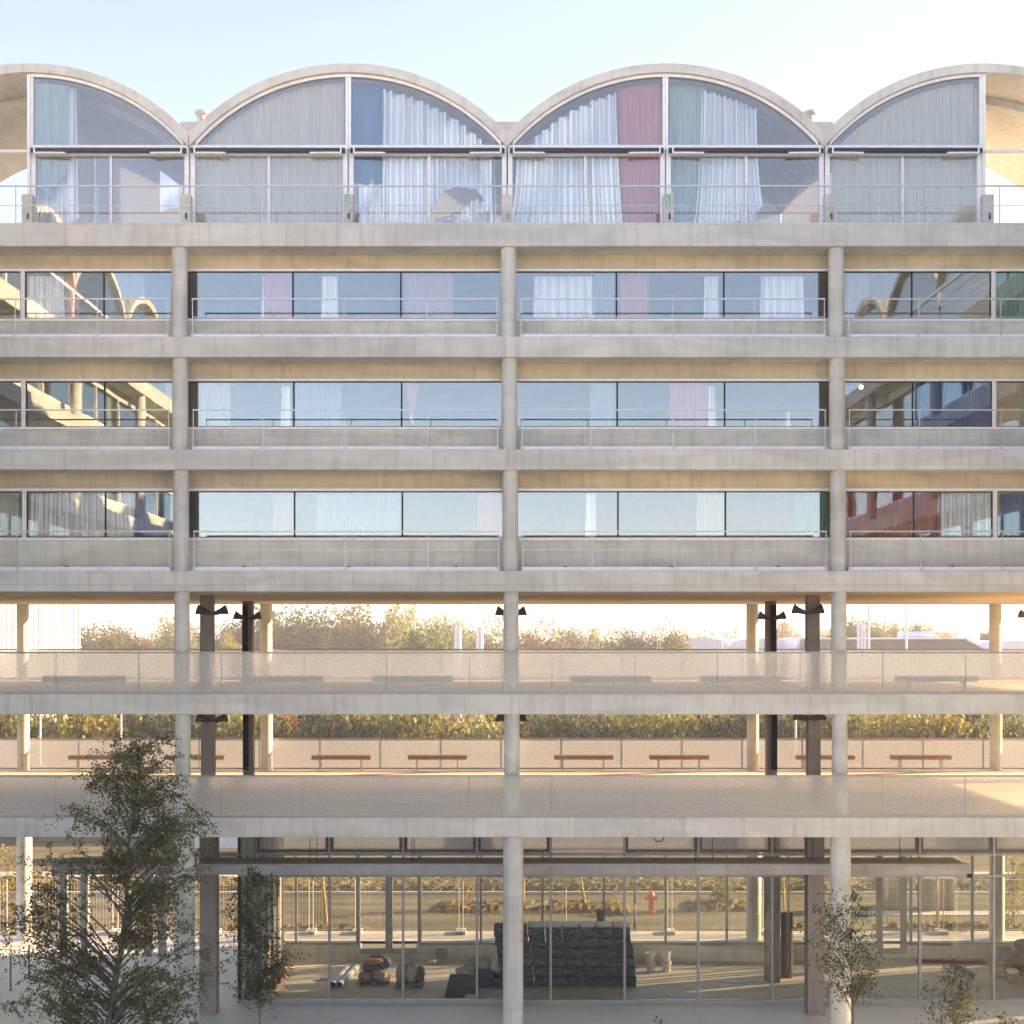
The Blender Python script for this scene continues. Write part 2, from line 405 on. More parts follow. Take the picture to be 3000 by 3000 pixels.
ORD = ["leftmost", "second from the left", "third from the left", "fourth from the left", "fifth from the left", "sixth from the left", "seventh from the left", "eighth from the left", "ninth from the left", "tenth from the left",
       "eleventh from the left", "twelfth from the left", "thirteenth from the left", "fourteenth from the left", "fifteenth from the left", "sixteenth from the left", "seventeenth from the left", "eighteenth from the left", "nineteenth from the left", "twentieth from the left",
       "twenty-first from the left", "twenty-second from the left"]

# ------------------------------------------------------------------ levels of the building
Z = dict(r_top=wz(652, 0), r_bot=wz(721, 0), b2_top=wz(986, 0), b2_bot=wz(1046, 0), b3_top=wz(1316, 0), b3_bot=wz(1376, 0),
         b4_top=wz(1672, 0), b4_bot=wz(1733, 0), b5_top=wz(2033, 0), b5_bot=wz(2093, 0), b6_top=wz(2395, 0), b6_bot=wz(2453, 0))
BEAMS = [("r", 652), ("b2", 986), ("b3", 1316), ("b4", 1672), ("b5", 2033), ("b6", 2395)]
COLS = [-438, 525, 1489, 2449, 3411]
XE = 24.0
def colx(i, py): return wx(COLS[i] + 0.0072 * (py - 730), 0.27)
HALL_L = wx(699, 4.45); HALL_Z = -0.64

B = thing("residence_building", (0, 6.5, 0), "pale concrete residence with glazed barrel vaults above two open parking decks", "building")

# beams and slabs
for k, (n, py) in enumerate(BEAMS):
    MB().box(-XE, XE, 0, 0.42, Z[n + "_bot"], Z[n + "_top"]).build("beam", "concrete_beam", B, 0.012)
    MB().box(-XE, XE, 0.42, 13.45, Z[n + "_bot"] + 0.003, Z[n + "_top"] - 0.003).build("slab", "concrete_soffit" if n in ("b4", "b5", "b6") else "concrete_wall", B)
# round front columns, storey by storey
ST = [("r_bot", "b2_top", 850, 0.213), ("b2_bot", "b3_top", 1180, 0.212), ("b3_bot", "b4_top", 1520, 0.212), ("b4_bot", "b5_top", 1880, 0.204), ("b5_bot", "b6_top", 2240, 0.206)]
for i in range(5):
    for t, b_, py, r in ST:
        MB().cyl(colx(i, py), 0.27, Z[b_], Z[t], r, 32).build("column", "concrete_column", B)
    MB().cyl(colx(i, 2720), 0.31, -0.1, Z["b6_bot"], 0.272, 36).build("column", "concrete_column", B)
# square inner columns, dark rear columns with cable trays, round back columns
for i in range(5):
    for t, b_, py in (("b4_bot", "b5_top", 1830), ("b5_bot", "b6_top", 2180)):
        x = colx(i, py)
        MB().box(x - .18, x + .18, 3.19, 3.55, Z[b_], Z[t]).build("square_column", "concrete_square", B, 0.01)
        sgn = -1 if i < 2 else 1
        if i != 2:
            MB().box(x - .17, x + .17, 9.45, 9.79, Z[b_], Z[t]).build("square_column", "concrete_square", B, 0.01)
            MB().box(x - .02 if sgn > 0 else x - .16, x + .16 if sgn > 0 else x + .02, 9.36, 9.44, Z[b_] + 0.36, Z[t] - 0.12).build("cable_tray", "black_rubber", B)
        MB().cyl(x, 13.0, Z[b_], Z[t], 0.215, 28).build("column", "concrete_column", B)
    x = colx(i, 2680)
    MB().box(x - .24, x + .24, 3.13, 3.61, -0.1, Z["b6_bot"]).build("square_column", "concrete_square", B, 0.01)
    z0 = HALL_Z if x > HALL_L else -0.1
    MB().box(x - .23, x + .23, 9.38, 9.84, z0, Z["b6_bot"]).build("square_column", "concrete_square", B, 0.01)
    MB().cyl(x, 13.0, -0.1, Z["b6_bot"], 0.27, 28).build("column", "concrete_column", B)

# residential storeys: wall above and below a strip of windows, room behind
ROWS = [("r_bot", "b2_top", 788, 795, 934, 941), ("b2_bot", "b3_top", 1110, 1117, 1251, 1258), ("b3_bot", "b4_top", 1431, 1439, 1575, 1583)]
WY = 0.82
DIV = {0: [304], 1: [858, 1174], 2: [1806, 2121], 3: [2672]}
for ri, (t, b_, y0, y1, y2, y3) in enumerate(ROWS):
    pc = (y1 + y2) / 2
    MB().box(-XE, XE, WY, WY + .22, wz(y0, WY), Z[t]).build("wall", "concrete_lintel_bounce", B)
    MB().box(-XE, XE, WY, WY + .22, Z[b_], wz(y3, WY)).build("wall", "concrete_wall", B)
    MB().box(-XE, XE, 7.0, 7.2, Z[b_], Z[t]).build("inner_wall", "dark_interior", B)
    MB().box(-XE, XE, 12.9, 13.1, Z[b_], Z[t]).build("wall", "concrete_wall", B)
    sh = 0.0072 * (pc - 865)
    cuts = [(-700, -438), (-438, 67), (67, 530), (530, 1489), (1489, 2449), (2449, 2910), (2910, 3410), (3410, 3900)]
    for wi, (a, b2) in enumerate(cuts):
        xa, xb = wx(a + sh, WY), wx(b2 + sh, WY)
        z0, z3 = wz(y3, WY), wz(y0, WY)
        fr = MB()
        fr.box(xa, xb, WY - .03, WY + .12, wz(y2, WY), z0).box(xa, xb, WY - .03, WY + .12, z3, wz(y1, WY))
        vwl = .055 if a in (67, 2910) else .03; vwr = .055 if b2 in (67, 2910) else .03
        fr.box(xa + .004, xa + vwl, WY - .026, WY + .116, wz(y2, WY), wz(y1, WY)).box(xb - vwr, xb - .004, WY - .026, WY + .116, wz(y2, WY), wz(y1, WY))
        f = fr.build("window", "white_metal", B)
        divs = {2: [304], 3: [858, 1174], 4: [1806, 2121], 5: [2672]}.get(wi, [(a + b2) / 2])
        gb = MB()
        zt, zb = wz(y1, WY), wz(y2, WY)
        gb.box(xa + vwl, xb - vwr, WY + .02, WY + .06, zt - .03, zt).box(xa + vwl, xb - vwr, WY + .02, WY + .06, zb, zb + .025)
        edges = [xa + vwl] + [wx(d + sh, WY) for d in divs] + [xb - vwr]
        for e in edges[1:-1]: gb.box(e - .022, e + .022, WY + .015, WY + .065, zb + .026, zt - .031)
        gb.box(edges[0], edges[0] + .03, WY + .02, WY + .06, zb + .026, zt - .031).box(edges[-1] - .03, edges[-1], WY + .02, WY + .06, zb + .026, zt - .031)
        gb.build("glazing_bar", "black_rubber", f)
        for e0, e1 in zip(edges[:-1], edges[1:]):
            MB().box(e0 + .023, e1 - .023, WY + .03, WY + .05, zb + .026, zt - .031).build("pane", "window_glass", f)

# balcony railings, zinc flashings and drains on the three balcony beams
RAIL = [(876, 929, 986, "b2_top", 979), (1201, 1257, 1316, "b3_top", 1308), (1557, 1611, 1672, "b4_top", 1661)]
BAYR = [(-380, 494, [45, 285]), (562, 1457, [768, 1008, 1250]), (1525, 2417, [1730, 1970, 2210]), (2484, 3350, [2692, 2932])]
for (ty, my, by, zb, fy) in RAIL:
    sh = 0.0072 * (ty - 865)
    for a, b_, posts in BAYR:
        ya = 0.06
        rl = MB().box(wx(a + sh, ya), wx(b_ + sh, ya), ya - .02, ya + .02, wz(ty, ya) - .018, wz(ty, ya) + .018)
        rl.box(wx(a + sh, ya) + .03, wx(b_ + sh, ya) - .03, ya - .008, ya + .008, wz(my, ya) - .008, wz(my, ya) + .008)
        ro = rl.build("railing", "rail_metal", B)
        for p_ in [a] + posts + [b_]:
            x = wx(p_ + sh, ya); e = .018 if p_ == a else (-.018 if p_ == b_ else 0)
            MB().box(x + e - .010, x + e + .010, ya - .010, ya + .010, Z[zb] - .02, wz(ty, ya) - .019).build("post", "rail_metal", ro)
        MB().box(wx(a + sh, .1) - .02, wx(b_ + sh, .1) + .02, 0.09, 0.60, Z[zb] + .002, wz(fy, .1)).build("flashing", "zinc_flashing", B)
for px in (194, 714, 1022, 1336, 1656, 1969, 2281, 2792):
    x = wx(px, .62); z = wz(1663, .62)
    MB().add([(x + .05 * math.cos(a), y, z + .055 * math.sin(a)) for y in (.62, .72) for a in [math.pi * k / 8 for k in range(9)]],
             [tuple(range(9)), tuple(range(17, 8, -1))] + [(k, k + 9, k + 10, k + 1) for k in range(8)] + [(0, 8, 17, 9)]).build("drain", "black_rubber", B)

# ------------------------------------------------------------------ parking decks: hammered glass parapets
def parapet(y, zt, zb, joints, sh):
    par = MB()
    x0, x1 = wx(joints[0] + sh, y), wx(joints[-1] + sh, y)
    par.box(x0, x1, y - .03, y + .03, zt - .045, zt)
    o = par.build("glass_parapet", "grey_metal", B)
    MB().box(x0, x1, y - .022, y + .022, zb, zb + .05).build("channel", "grey_metal", o)
    for a, b_ in zip(joints[:-1], joints[1:]):
        xa, xb = wx(a + sh, y), wx(b_ + sh, y)
        hammered(MB().box(xa + .009, xb - .009, y - .006, y + .008, zb + .051, zt - .046).build("glass_panel", "hammered_glass", o, 0, 0))
        jw = .007 if y < 5 else .004
        MB().box(xb - jw, xb + jw, y - .012, y + .014, zb + .051, zt - .046).build("joint", "grey_metal", o)
FJ = [164 + 242.25 * k for k in range(-4, 16)]
parapet(-.012 + .02, wz(1909, 0), Z["b5_top"], FJ, 0)
parapet(-.012 + .02, wz(2271, 0), Z["b6_top"], FJ, -1)
BJ = [57.5 + 176.6 * k for k in range(-6, 24)]
parapet(13.42, wz(1901, 13.42), Z["b5_top"], BJ, 0)
parapet(13.42, wz(2163, 13.42), Z["b6_top"], BJ, -1)
# drip line of the slab edge above and low kerbs at the back
for n in ("b5", "b6"):
    MB().box(-XE, XE, 13.46, 13.62, Z[n + "_bot"], Z[n + "_top"] + .03).build("edge_beam", "concrete_beam", B)
MB().box(-XE, XE, 13.46, 13.62, Z["b4_bot"], Z["b4_top"] + .03).build("edge_beam", "concrete_beam", B)

# ------------------------------------------------------------------ barrel vaults on the roof terrace
VY, VB = 1.15, 7.4
KV = (D + VY) / (D * PPM)
VC = [-847, 85, 1019, 1951, 2882, 3815]
VCY, RO, RI, RG, HW = 818, 633, 607, 598, 466
def arc(cx, r, x0, x1, n=28, y=VY):            # pixels of the vault plane -> (x, z)
    o = []
    for k in range(n + 1):
        px = x0 + (x1 - x0) * k / n
        py = VCY - math.sqrt(max(r * r - (px - cx) ** 2, 0))
        w = W(px, py, VY); o.append((w.x, w.z))
    return o
for c in VC:
    a = arc(c, RO, c - HW, c + HW, 48); b_ = arc(c, RI, c - HW, c + HW, 48)
    MB().strip(a, b_, VY, VB).build("vault_roof", "concrete_vault", B, 0, 30)
for c in (VC[0], VC[1], VC[4], VC[5]):          # stiffening rib inside the open loggias
    a = arc(c, RI - 1, c - HW + 8, c + HW - 8, 40); b_ = arc(c, RI - 24, c - HW + 8, c + HW - 8, 40)
    MB().strip(a, b_, VY + 1.6, VY + 1.9).build("vault_rib", "concrete_vault", B)
ZF = Z["r_top"]
# solid back walls of the top storey rooms
for c, xa, xb in ((85, 88, 551), (1019, 555, 1484), (1951, 1488, 2416), (2882, 2420, 2879)):
    tp = arc(c, RI + 6, max(xa, c - HW + 2), min(xb, c + HW - 2), 32)
    MB().prism(tp + [(tp[-1][0], ZF), (tp[0][0], ZF)], 7.05, 7.09).build("back_glazing", "frosted_back", B, 0, 0)
HALF = [(85, 553, 85), (553, 1019, 1019), (1019, 1486, 1019), (1486, 1951, 1951), (1951, 2418, 1951), (2418, 2882, 2882)]
GY = VY + 0.16
DOORX = [321, 785, 1257, 1716, 2188, 2648]
for hi, (x0, x1, c) in enumerate(HALF):
    left = c == x0
    n = 24
    lim = c + (440 if left else -440)
    xs0, xs1 = (c + 9, lim) if left else (lim, c - 9)
    # frame: arch bar, centre post, transom, jambs
    fr = MB()
    xa0, xa1 = (c, c + 449) if left else (c - 449, c)
    fr.strip(arc(c, RI - .5, xa0, xa1, n), arc(c, RG, xa0, xa1, n), GY - .06, GY + .06)
    cx_ = wx(c, VY); s = 1 if left else -1
    fr.box(cx_ + s * .004, cx_ + s * .075, GY - .055, GY + .055, wz(433, VY), wz(VCY - RG + 1, VY))
    e0, e1 = wx(x0, VY) + .02, wx(x1, VY) - .02
    fr.box(e0, e1, GY - .07, GY + .06, wz(434, VY), wz(421, VY))
    fr.box(e0, e0 + .125, GY - .05, GY + .05, ZF, wz(434.2, VY)).box(e1 - .125, e1, GY - .05, GY + .05, ZF, wz(434.2, VY))
    fr.box(e0 + .126, e1 - .126, GY - .045, GY + .045, wz(452, VY), wz(444, VY)).box(e0 + .126, e1 - .126, GY - .045, GY + .045, ZF, ZF + .07)
    dx = wx(DOORX[hi], VY)
    fr.box(dx - .03, dx + .03, GY - .04, GY + .04, ZF + .071, wz(452.2, VY))
    f = fr.build("arched_window", "white_metal", B)
    top = arc(c, RG - .5, xs0, xs1, n)
    MB().prism(top + [(top[-1][0], wz(420.5, VY)), (top[0][0], wz(420.5, VY))], GY - .008, GY + .012).build("pane", "vault_glass", f)
    gk = arc(c, RG - .6, xs0, xs1, n); gk2 = arc(c, RG - 3.5, xs0, xs1, n)
    MB().strip(gk, gk2, GY + .014, GY + .04).box(wx(xs0, VY), wx(xs1, VY), GY + .014, GY + .04, wz(420.4, VY), wz(418, VY)).build("gasket", "dark_metal", f)
    MB().box(e0 + .127, dx - .031, GY - .008, GY + .012, ZF + .071, wz(452.3, VY)).build("pane", "vault_glass", f)
    MB().box(dx + .031, e1 - .127, GY - .008, GY + .012, ZF + .071, wz(452.3, VY)).build("pane", "vault_glass", f)
    # rolled awning with its two folded arms
    ay = GY - .2
    aw = MB().tube([(e0 + .05, ay, wz(440.5, ay)), (e1 - .05, ay, wz(441, ay))], .072, 14).build("awning", "awning_dark", B)
    for xx, d_ in ((e0 + .16, 1), (e1 - .16, -1)):
        MB().tube([(xx, ay - .03, wz(448, ay)), (xx + d_ * .85, ay - .07, wz(450.5, ay))], .03, 6).build("awning_arm", "white_metal", aw)
        MB().box(xx - .02, xx + .02, ay - .09, ay - .064, wz(452, ay), wz(432, ay)).build("bracket", "white_metal", aw)
# loggia ends: side glazing posts and tie tubes
for c, s in ((85, -1), (2882, 1)):
    x = wx(c, VY)
    MB().box(x - s * .01, x + s * .06, VY + .02, 7.1, ZF, wz(VCY - RI + 6, VY)).build("side_screen", "white_metal", B)
    x2 = wx(c + s * 470, VY)
    MB().tube([(x + s * .07, VY + .3, wz(432, VY)), (x2, VY + .3, wz(432, VY))], .05, 12).build("tie_tube", "white_metal", B)
    xa, xb = sorted((x + s * .08, x + s * 8))
    rb = MB().box(xa, xb, 13.0, 13.05, ZF + 1.0, ZF + 1.05).box(xa, xb, 13.0, 13.03, ZF + .35, ZF + .38).build("back_railing", "rail_metal", B)
    for k in range(8): MB().box(x + s * (.4 + k) - .015, x + s * (.4 + k) + .015, 13.005, 13.035, ZF, ZF + 1.0).build("post", "rail_metal", rb)
# terrace railing with stub piers
ry = 0.16
rl = MB().box(wx(-400, ry), wx(3400, ry), ry - .02, ry + .02, wz(545, ry) - .02, wz(545, ry) + .02)
rl.box(wx(-400, ry), wx(3400, ry), ry - .008, ry + .008, wz(602, ry) - .009, wz(602, ry) + .009)
ro = rl.build("terrace_railing", "rail_metal", B)
for k in range(-1, 14):
    x = wx(46 + 240.25 * k, ry)
    MB().box(x - .013, x + .013, ry - .012, ry + .012, ZF - .01, wz(545, ry) - .021).build("post", "rail_metal", ro)
# fine cable net below the rail
nt_ = MB(); xx = wx(-60, ry)
while xx < wx(3060, ry):
    for d_ in (-1, 1):
        nt_.add([(xx, ry + .012, ZF + .02), (xx + .006, ry + .012, ZF + .02), (xx + .006 + d_ * .28, ry + .012, wz(603.5, ry)), (xx + d_ * .28, ry + .012, wz(603.5, ry))], [(0, 1, 2, 3)])
    xx += .14
nt_.build("cable_net", "galvanised", ro, 0, 0)
for px in (82, 545, 1020, 1485, 1958, 2431, 2893):
    x = wx(px, .45)
    st = MB().box(x - .145, x + .145, .36, .62, ZF, wz(572, .45)).build("stub_pier", "concrete_column", B, .01)
    MB().box(x - .005, x + .055, .352, .359, wz(645, .45), wz(627, .45)).build("recess", "dark_metal", st)
# service boxes and vents standing behind the valleys
for px0, px1 in ((528, 596), (1450, 1524), (2382, 2442)):
    MB().box(wx(px0, 8.4), wx(px1, 8.4), 8.4, 9.6, ZF, wz(356, 8.4)).build("roof_box", "concrete_canopy", B, .01)
for px in (590, 2372):
    x = wx(px, 8.0); z1 = wz(328, 8.0)
    MB().lathe(x, 8.0, [(.13, ZF), (.13, z1 - .14), (.15, z1 - .13), (.22, z1 - .06), (.23, z1), (.13, z1 + .04)], 20).build("roof_vent", "grey_metal", B)
# ------------------------------------------------------------------ ground floor: glazed hall, canopies
HY, HBY = 4.45, 12.5
PW = 216.1
MX = [749 + PW * k for k in range(-0, 15)]
zt_h = wz(2499, HY)
hb = MB()
# front frame
hb.box(wx(699, HY) - .03, XE, HY - .05, HY + .05, -.0, .1)
hb.box(wx(699, HY) - .03, XE, HY - .045, HY + .045, wz(2506, HY), wz(2500, HY)).box(wx(699, HY), XE, HY - .04, HY + .04, wz(2569, HY), wz(2562, HY))
for m_ in MX:
    x = wx(m_ + 0.0, HY)
    hb.box(x - .033, x + .033, HY - .06, HY + .06, .101, Z["b6_bot"])
hf = hb.build("hall_glazing", "grey_metal", B)
MB().box(wx(699, HY) - .04, wx(699, HY) + .06, HY + .06, HY + .16, -.64, Z["b6_bot"]).build("corner_post", "black_rubber", hf)
ed = [wx(699, HY)] + [wx(q, HY) for q in MX]
for k, (a, b_) in enumerate(zip(ed[:-1], ed[1:])):
    MB().box(a + .034, b_ - .034, HY - .006, HY + .006, .101, wz(2569.2, HY)).build("pane", "hall_glass", hf)
    MB().box(a + .034, b_ - .034, HY - .006, HY + .006, wz(2561.8, HY), wz(2506.2, HY)).build("pane", "hall_glass", hf)
    hammered(MB().box(a + .034, b_ - .034, HY - .006, HY + .008, wz(2499.8, HY), Z["b6_bot"]).build("hammered_pane", "cast_glass", hf, 0, 0))
    if k in (0, 5): continue
    zb = wz(2498, HY)
    MB().box(a + .036, b_ - .036, HY + .03, HY + .09, zb, zb + .09).box(a + .036, a + .12, HY + .03, HY + .09, zb + .091, Z["b6_bot"]).box(b_ - .12, b_ - .036, HY + .03, HY + .09, zb + .091, Z["b6_bot"]).build("sash_frame", "black_rubber", hf)
# back glazing
bb = MB()
BX = [868, 1047, 1232, 1409, 1589, 1769, 1950, 2129, 2309, 2489, 2668, 2848, 3028, 3208, 3388]
zs = wz(2766, HBY)
doors = [(1047, 1232, [1140]), (2567, 2655, [])]
bb.box(wx(836, HBY), wx(1047, HBY), HBY - .06, HBY + .06, zs, zs + .07).box(wx(1232, HBY), wx(2567, HBY), HBY - .06, HBY + .06, zs, zs + .07).box(wx(2655, HBY), XE, HBY - .06, HBY + .06, zs, zs + .07)
bb.box(wx(836, HBY), XE, HBY - .05, HBY + .05, 3.3, 3.4)
for q in BX:
    x = wx(q, HBY); bb.box(x - .04, x + .04, HBY - .055, HBY + .055, zs + .071, 3.299)
bf = bb.build("back_glazing", "grey_metal", B)
for a, b_ in zip([836] + BX[:-1], BX):
    if a == 1047: continue
    MB().box(wx(a, HBY) + .045, wx(b_, HBY) - .045, HBY - .006, HBY + .006, zs + .072, 3.298).build("pane", "hall_glass", bf)
for a, b_, mid in doors:
    xa, xb = wx(a, HBY - .1), wx(b_, HBY - .1); z0 = wz(2794, HBY - .1)
    d_ = MB()
    d_.box(xa, xa + .1, HBY - .16, HBY - .065, z0, 3.3).box(xb - .1, xb, HBY - .16, HBY - .065, z0, 3.3).box(xa + .1, xb - .1, HBY - .16, HBY - .065, z0, z0 + .2)
    for q in mid: x = wx(q, HBY - .1); d_.box(x - .13, x + .13, HBY - .158, HBY - .07, z0 + .2, 3.3)
    if not mid: d_.box(xa + .1, xa + .22, HBY - .15, HBY - .07, z0 + .2, 3.3).box(xb - .22, xb - .1, HBY - .15, HBY - .07, z0 + .2, 3.3)
    do = d_.build("glazed_door", "grey_metal", B)
    MB().box((xa + xb) / 2 - .2, (xa + xb) / 2 - .17, HBY - .2, HBY - .165, z0 + 1.1, z0 + 1.4).build("handle", "galvanised", do)
MB().box(HALL_L, XE, HBY - .01, HBY + .01, 3.401, Z["b6_bot"]).build("back_sun_diffuser", "frosted_back", B, 0, 0)  # unseen frosted panel, added to stop direct sun and spread daylight
# low wall under the back glazing, hall floor, side wall, ceiling band at the back
gaps = [(-9, wx(1060, 12.6)), (wx(1222, 12.6), wx(2572, 12.6)), (wx(2650, 12.6), XE)]
MB().box(HALL_L, XE, 12.3, 12.72, HALL_Z - .2, zs - .30).build("low_wall", "concrete_wall", B)
for k, (a, b_) in enumerate(gaps):
    MB().box(max(a, HALL_L), b_, 12.32, 12.7, zs - .302, zs - .003).build("low_wall", "concrete_wall", B)
MB().box(HALL_L, XE, HY + .06, 12.3, HALL_Z - .2, HALL_Z).build("hall_floor", "concrete_floor", B)
MB().box(HALL_L, XE, HY - .04, HY + .06, HALL_Z - .2, -.004).build("hall_footing", "concrete_wall", B)
MB().box(HALL_L - .2, HALL_L - .002, HY + .17, 12.72, HALL_Z - .2, -.002).build("hall_footing", "concrete_wall", B)
MB().box(19.0, 19.25, HY + .1, 12.3, HALL_Z, Z["b6_bot"]).build("end_wall", "concrete_wall", B)  # out-of-view wall, added to keep low sun off the forecourt
# side wall of the hall, grey panels between ribs
MB().box(HALL_L - .12, HALL_L + .02, 5.4, 12.35, HALL_Z, Z["b6_bot"]).build("side_wall", "concrete_wall", B)
for k in range(7):
    y = 5.5 + k * 1.1; MB().box(HALL_L + .021, HALL_L + .09, y, y + .12, HALL_Z, Z["b6_bot"]).build("side_wall_rib", "grey_metal", B)
# canopies: a shallow concrete tray before the inner columns
def canopy(xa, xb):
    yf, yb = 1.7, 3.1
    xa, xb = wx(xa, yf), wx(xb, yf)
    zf, zb = wz(2534, yf), wz(2563, yf)
    o = MB().box(xa, xb, yf, yf + .1, zb, zf + .0).build("canopy", "concrete_canopy", B, .008)
    MB().box(xa + .02, xb - .02, yf + .1, yb, zb, zf - .02).build("canopy_roof", "bitumen", o)
    MB().box(xa, xb, yf + .02, yf + .16, zf - .019, zf + .03).build("seam", "grey_metal", o)
canopy(568, 2842); canopy(150, 545)
MB().tube([W(2834, 2566, 1.68), W(2848, 2566, 1.68)], .05, 10).build("canopy_lamp", "black_rubber", B)
for q in (745, 765, 905, 926, 1205, 1212, 2040, 2090, 2385, 2642):      # thin hangers from the slab
    x = wx(q, 2.2); MB().tube([(x, 2.4, Z["b6_bot"]), (x, 2.4, wz(2530, 2.4))], .012, 6).build("hanger", "dark_metal", B)

# ------------------------------------------------------------------ side wings of the courtyard (they show in the window glass)
def wing(sgn, label):
    X0 = 15.5 * sgn; L = 29.0
    root = thing("residence_wing", (X0 + sgn * 5, -15, 0), label, "building", "side wings of the residence")
    def bx(mb, u0, u1, d0, d1, z0, z1):          # u along the wing, d away from the courtyard
        mb.box(X0 + sgn * d0, X0 + sgn * d1, -u1, -u0, z0, z1); return mb
    for n, py in BEAMS:
        bx(MB(), .6, L, 0, .42, Z[n + "_bot"], Z[n + "_top"]).build("beam", "concrete_beam", root)
        bx(MB(), .6, L, .42, 8.4, Z[n + "_bot"] + .003, Z[n + "_top"] - .003).build("slab", "concrete_wall", root)
    for u in (3.2, 11.9, 20.6, 28.6):
        for (t, b_) in (("r_bot", "b2_top"), ("b2_bot", "b3_top"), ("b3_bot", "b4_top"), ("b4_bot", "b5_top"), ("b5_bot", "b6_top")):
            MB().cyl(X0 + sgn * .27, -u, Z[b_], Z[t], .21, 20).build("column", "concrete_column", root)
        MB().cyl(X0 + sgn * .3, -u, -.1, Z["b6_bot"], .27, 20).build("column", "concrete_column", root)
    for t, b_, y0, y1, y2, y3 in ROWS:
        zb, zt = wz(y3, WY), wz(y0, WY)
        bx(MB(), .6, L, WY, WY + .2, Z[b_], zb).build("wall", "concrete_wall", root)
        bx(MB(), .6, L, WY, WY + .2, zt, Z[t]).build("wall", "concrete_wall", root)
        bx(MB(), .6, L, 5, 5.2, Z[b_], Z[t]).build("inner_wall", "white_interior", root)
        bx(MB(), L - .2, L, WY + .2, 8.4, Z[b_], Z[t]).build("end_wall", "concrete_wall", root)
        for k in range(9):
            u0, u1 = .6 + k * 3.12, .6 + (k + 1) * 3.12
            f = bx(bx(MB(), u0, u0 + .06, WY, WY + .1, zb, zt), u0 + .061, u1, WY, WY + .1, zb, zb + .05).build("window", "white_metal", root)
            bx(MB(), u0 + .061, u1, WY + .03, WY + .05, zb + .051, zt).build("pane", "window_glass", f)
    for k in range(4):                           # vaults along the wing
        c0, c1 = .6 + k * 7.1, .6 + (k + 1) * 7.1
        pts_o, pts_i = [], []
        zb = wz(388, VY); ru = 3.55
        for j in range(29):
            u = c0 + (c1 - c0) * j / 28; q = (u - (c0 + c1) / 2) / ru
            zz = zb + 1.9 * (math.sqrt(max(1.62 - q * q, 0)) - math.sqrt(.62)) / (math.sqrt(1.62) - math.sqrt(.62))
            pts_o.append((u, zz)); pts_i.append((u, zz - .28))
        mb = MB(); n = 29; vs_ = []
        for d_ in (1.2, 7.4):
            for u, z in pts_o: vs_.append((X0 + sgn * d_, -u, z))
            for u, z in pts_i: vs_.append((X0 + sgn * d_, -u, z))
        fs = []
        for j in range(n - 1):
            fs += [(j, j + 1, n + j + 1, n + j), (2 * n + j, 2 * n + j + 1, 3 * n + j + 1, 3 * n + j), (j, j + 1, 2 * n + j + 1, 2 * n + j), (n + j, n + j + 1, 3 * n + j + 1, 3 * n + j)]
        mb.add(vs_, fs).build("vault_roof", "concrete_vault", root)
        f = bx(bx(MB(), c0, c0 + .12, 1.3, 1.4, ZF, zb), c0 + .121, c1, 1.3, 1.4, wz(434, VY), wz(421, VY)).build("window", "white_metal", root)
        bx(MB(), c0 + .121, c1, 1.34, 1.36, ZF, wz(434.2, VY)).build("pane", "vault_glass", f)
        bx(MB(), c0 + .3, c1 - .3, 1.34, 1.36, wz(420.8, VY), zb + 1.2).build("pane", "vault_glass", f)
    bx(MB(), .6, L, 6.4, 6.6, ZF, zb + .5).build("inner_wall", "white_interior", root)
    rl = bx(bx(MB(), .6, L, .1, .14, ZF + 1.0, ZF + 1.04), .6, L, .1, .12, ZF + .5, ZF + .52).build("railing", "rail_metal", root)
wing(-1, "vaulted concrete wing along the left side of the courtyard")
wing(1, "vaulted concrete wing along the right side of the courtyard")

# ------------------------------------------------------------------ curtains: one hanging cloth each
def pl(pts, x):
    if x <= pts[0][0]: return pts[0][1]
    for (a, u), (b_, v) in zip(pts[:-1], pts[1:]):
        if x <= b_: return u + (v - u) * (x - a) / (b_ - a)
    return pts[-1][1]
def curtain(label, mat, x0, x1, top, bot, Y, fold=16, amp=.05, seed=0, flare=0.0, swag=0.0):
    r = random.Random(seed * 31 + int(x0))
    w = x1 - x0
    nu = max(8, int(w / fold * 8)); nv = 14
    ph = r.uniform(0, 6); vs_ = []; fs = []
    f2 = r.uniform(.35, .6)
    for j in range(nv + 1):
        t = j / nv
        for i in range(nu + 1):
            s = i / nu
            px = x0 + w * s
            a = px / fold * 2 * math.pi + ph + 1.1 * math.sin(px / fold * f2 * 2 + ph)
            dx = math.sin(a * .5 + ph) * fold * .12 + (s - .5) * flare * t * t
            tp = top(px + dx) if callable(top) else top
            bt = pl(bot, px) if isinstance(bot, list) else bot
            py = tp + (bt - tp) * t
            sg = swag * math.sin(t * math.pi) * math.sin(s * 5 + ph + 3 * t)
            d = amp * (math.sin(a) * (1 - .25 * t) + .35 * math.sin(a * .37 + 2 * t + ph) * (.4 + t)) + sg
            v = W(px + dx, py, Y + .0); v.y = Y + d
            vs_.append(v)
    for j in range(nv):
        for i in range(nu):
            k = j * (nu + 1) + i; fs.append((k, k + 1, k + nu + 2, k + nu + 1))
    c = W((x0 + x1) / 2, bot if not isinstance(bot, list) else bot[0][1], Y)
    o = MB().add(vs_, fs).build("curtain", mat, None, 0, 180, loc=(c.x, Y, c.z))
    return tag(o, label, "curtain", "curtains in the residence windows")
CYV = VY + .32
def va(c, marg=22):
    return lambda px: min(VCY - math.sqrt(max((RG - marg) ** 2 - (px - c) ** 2, 0)), 560) if abs(px - c) < RG - marg - 1 else 560
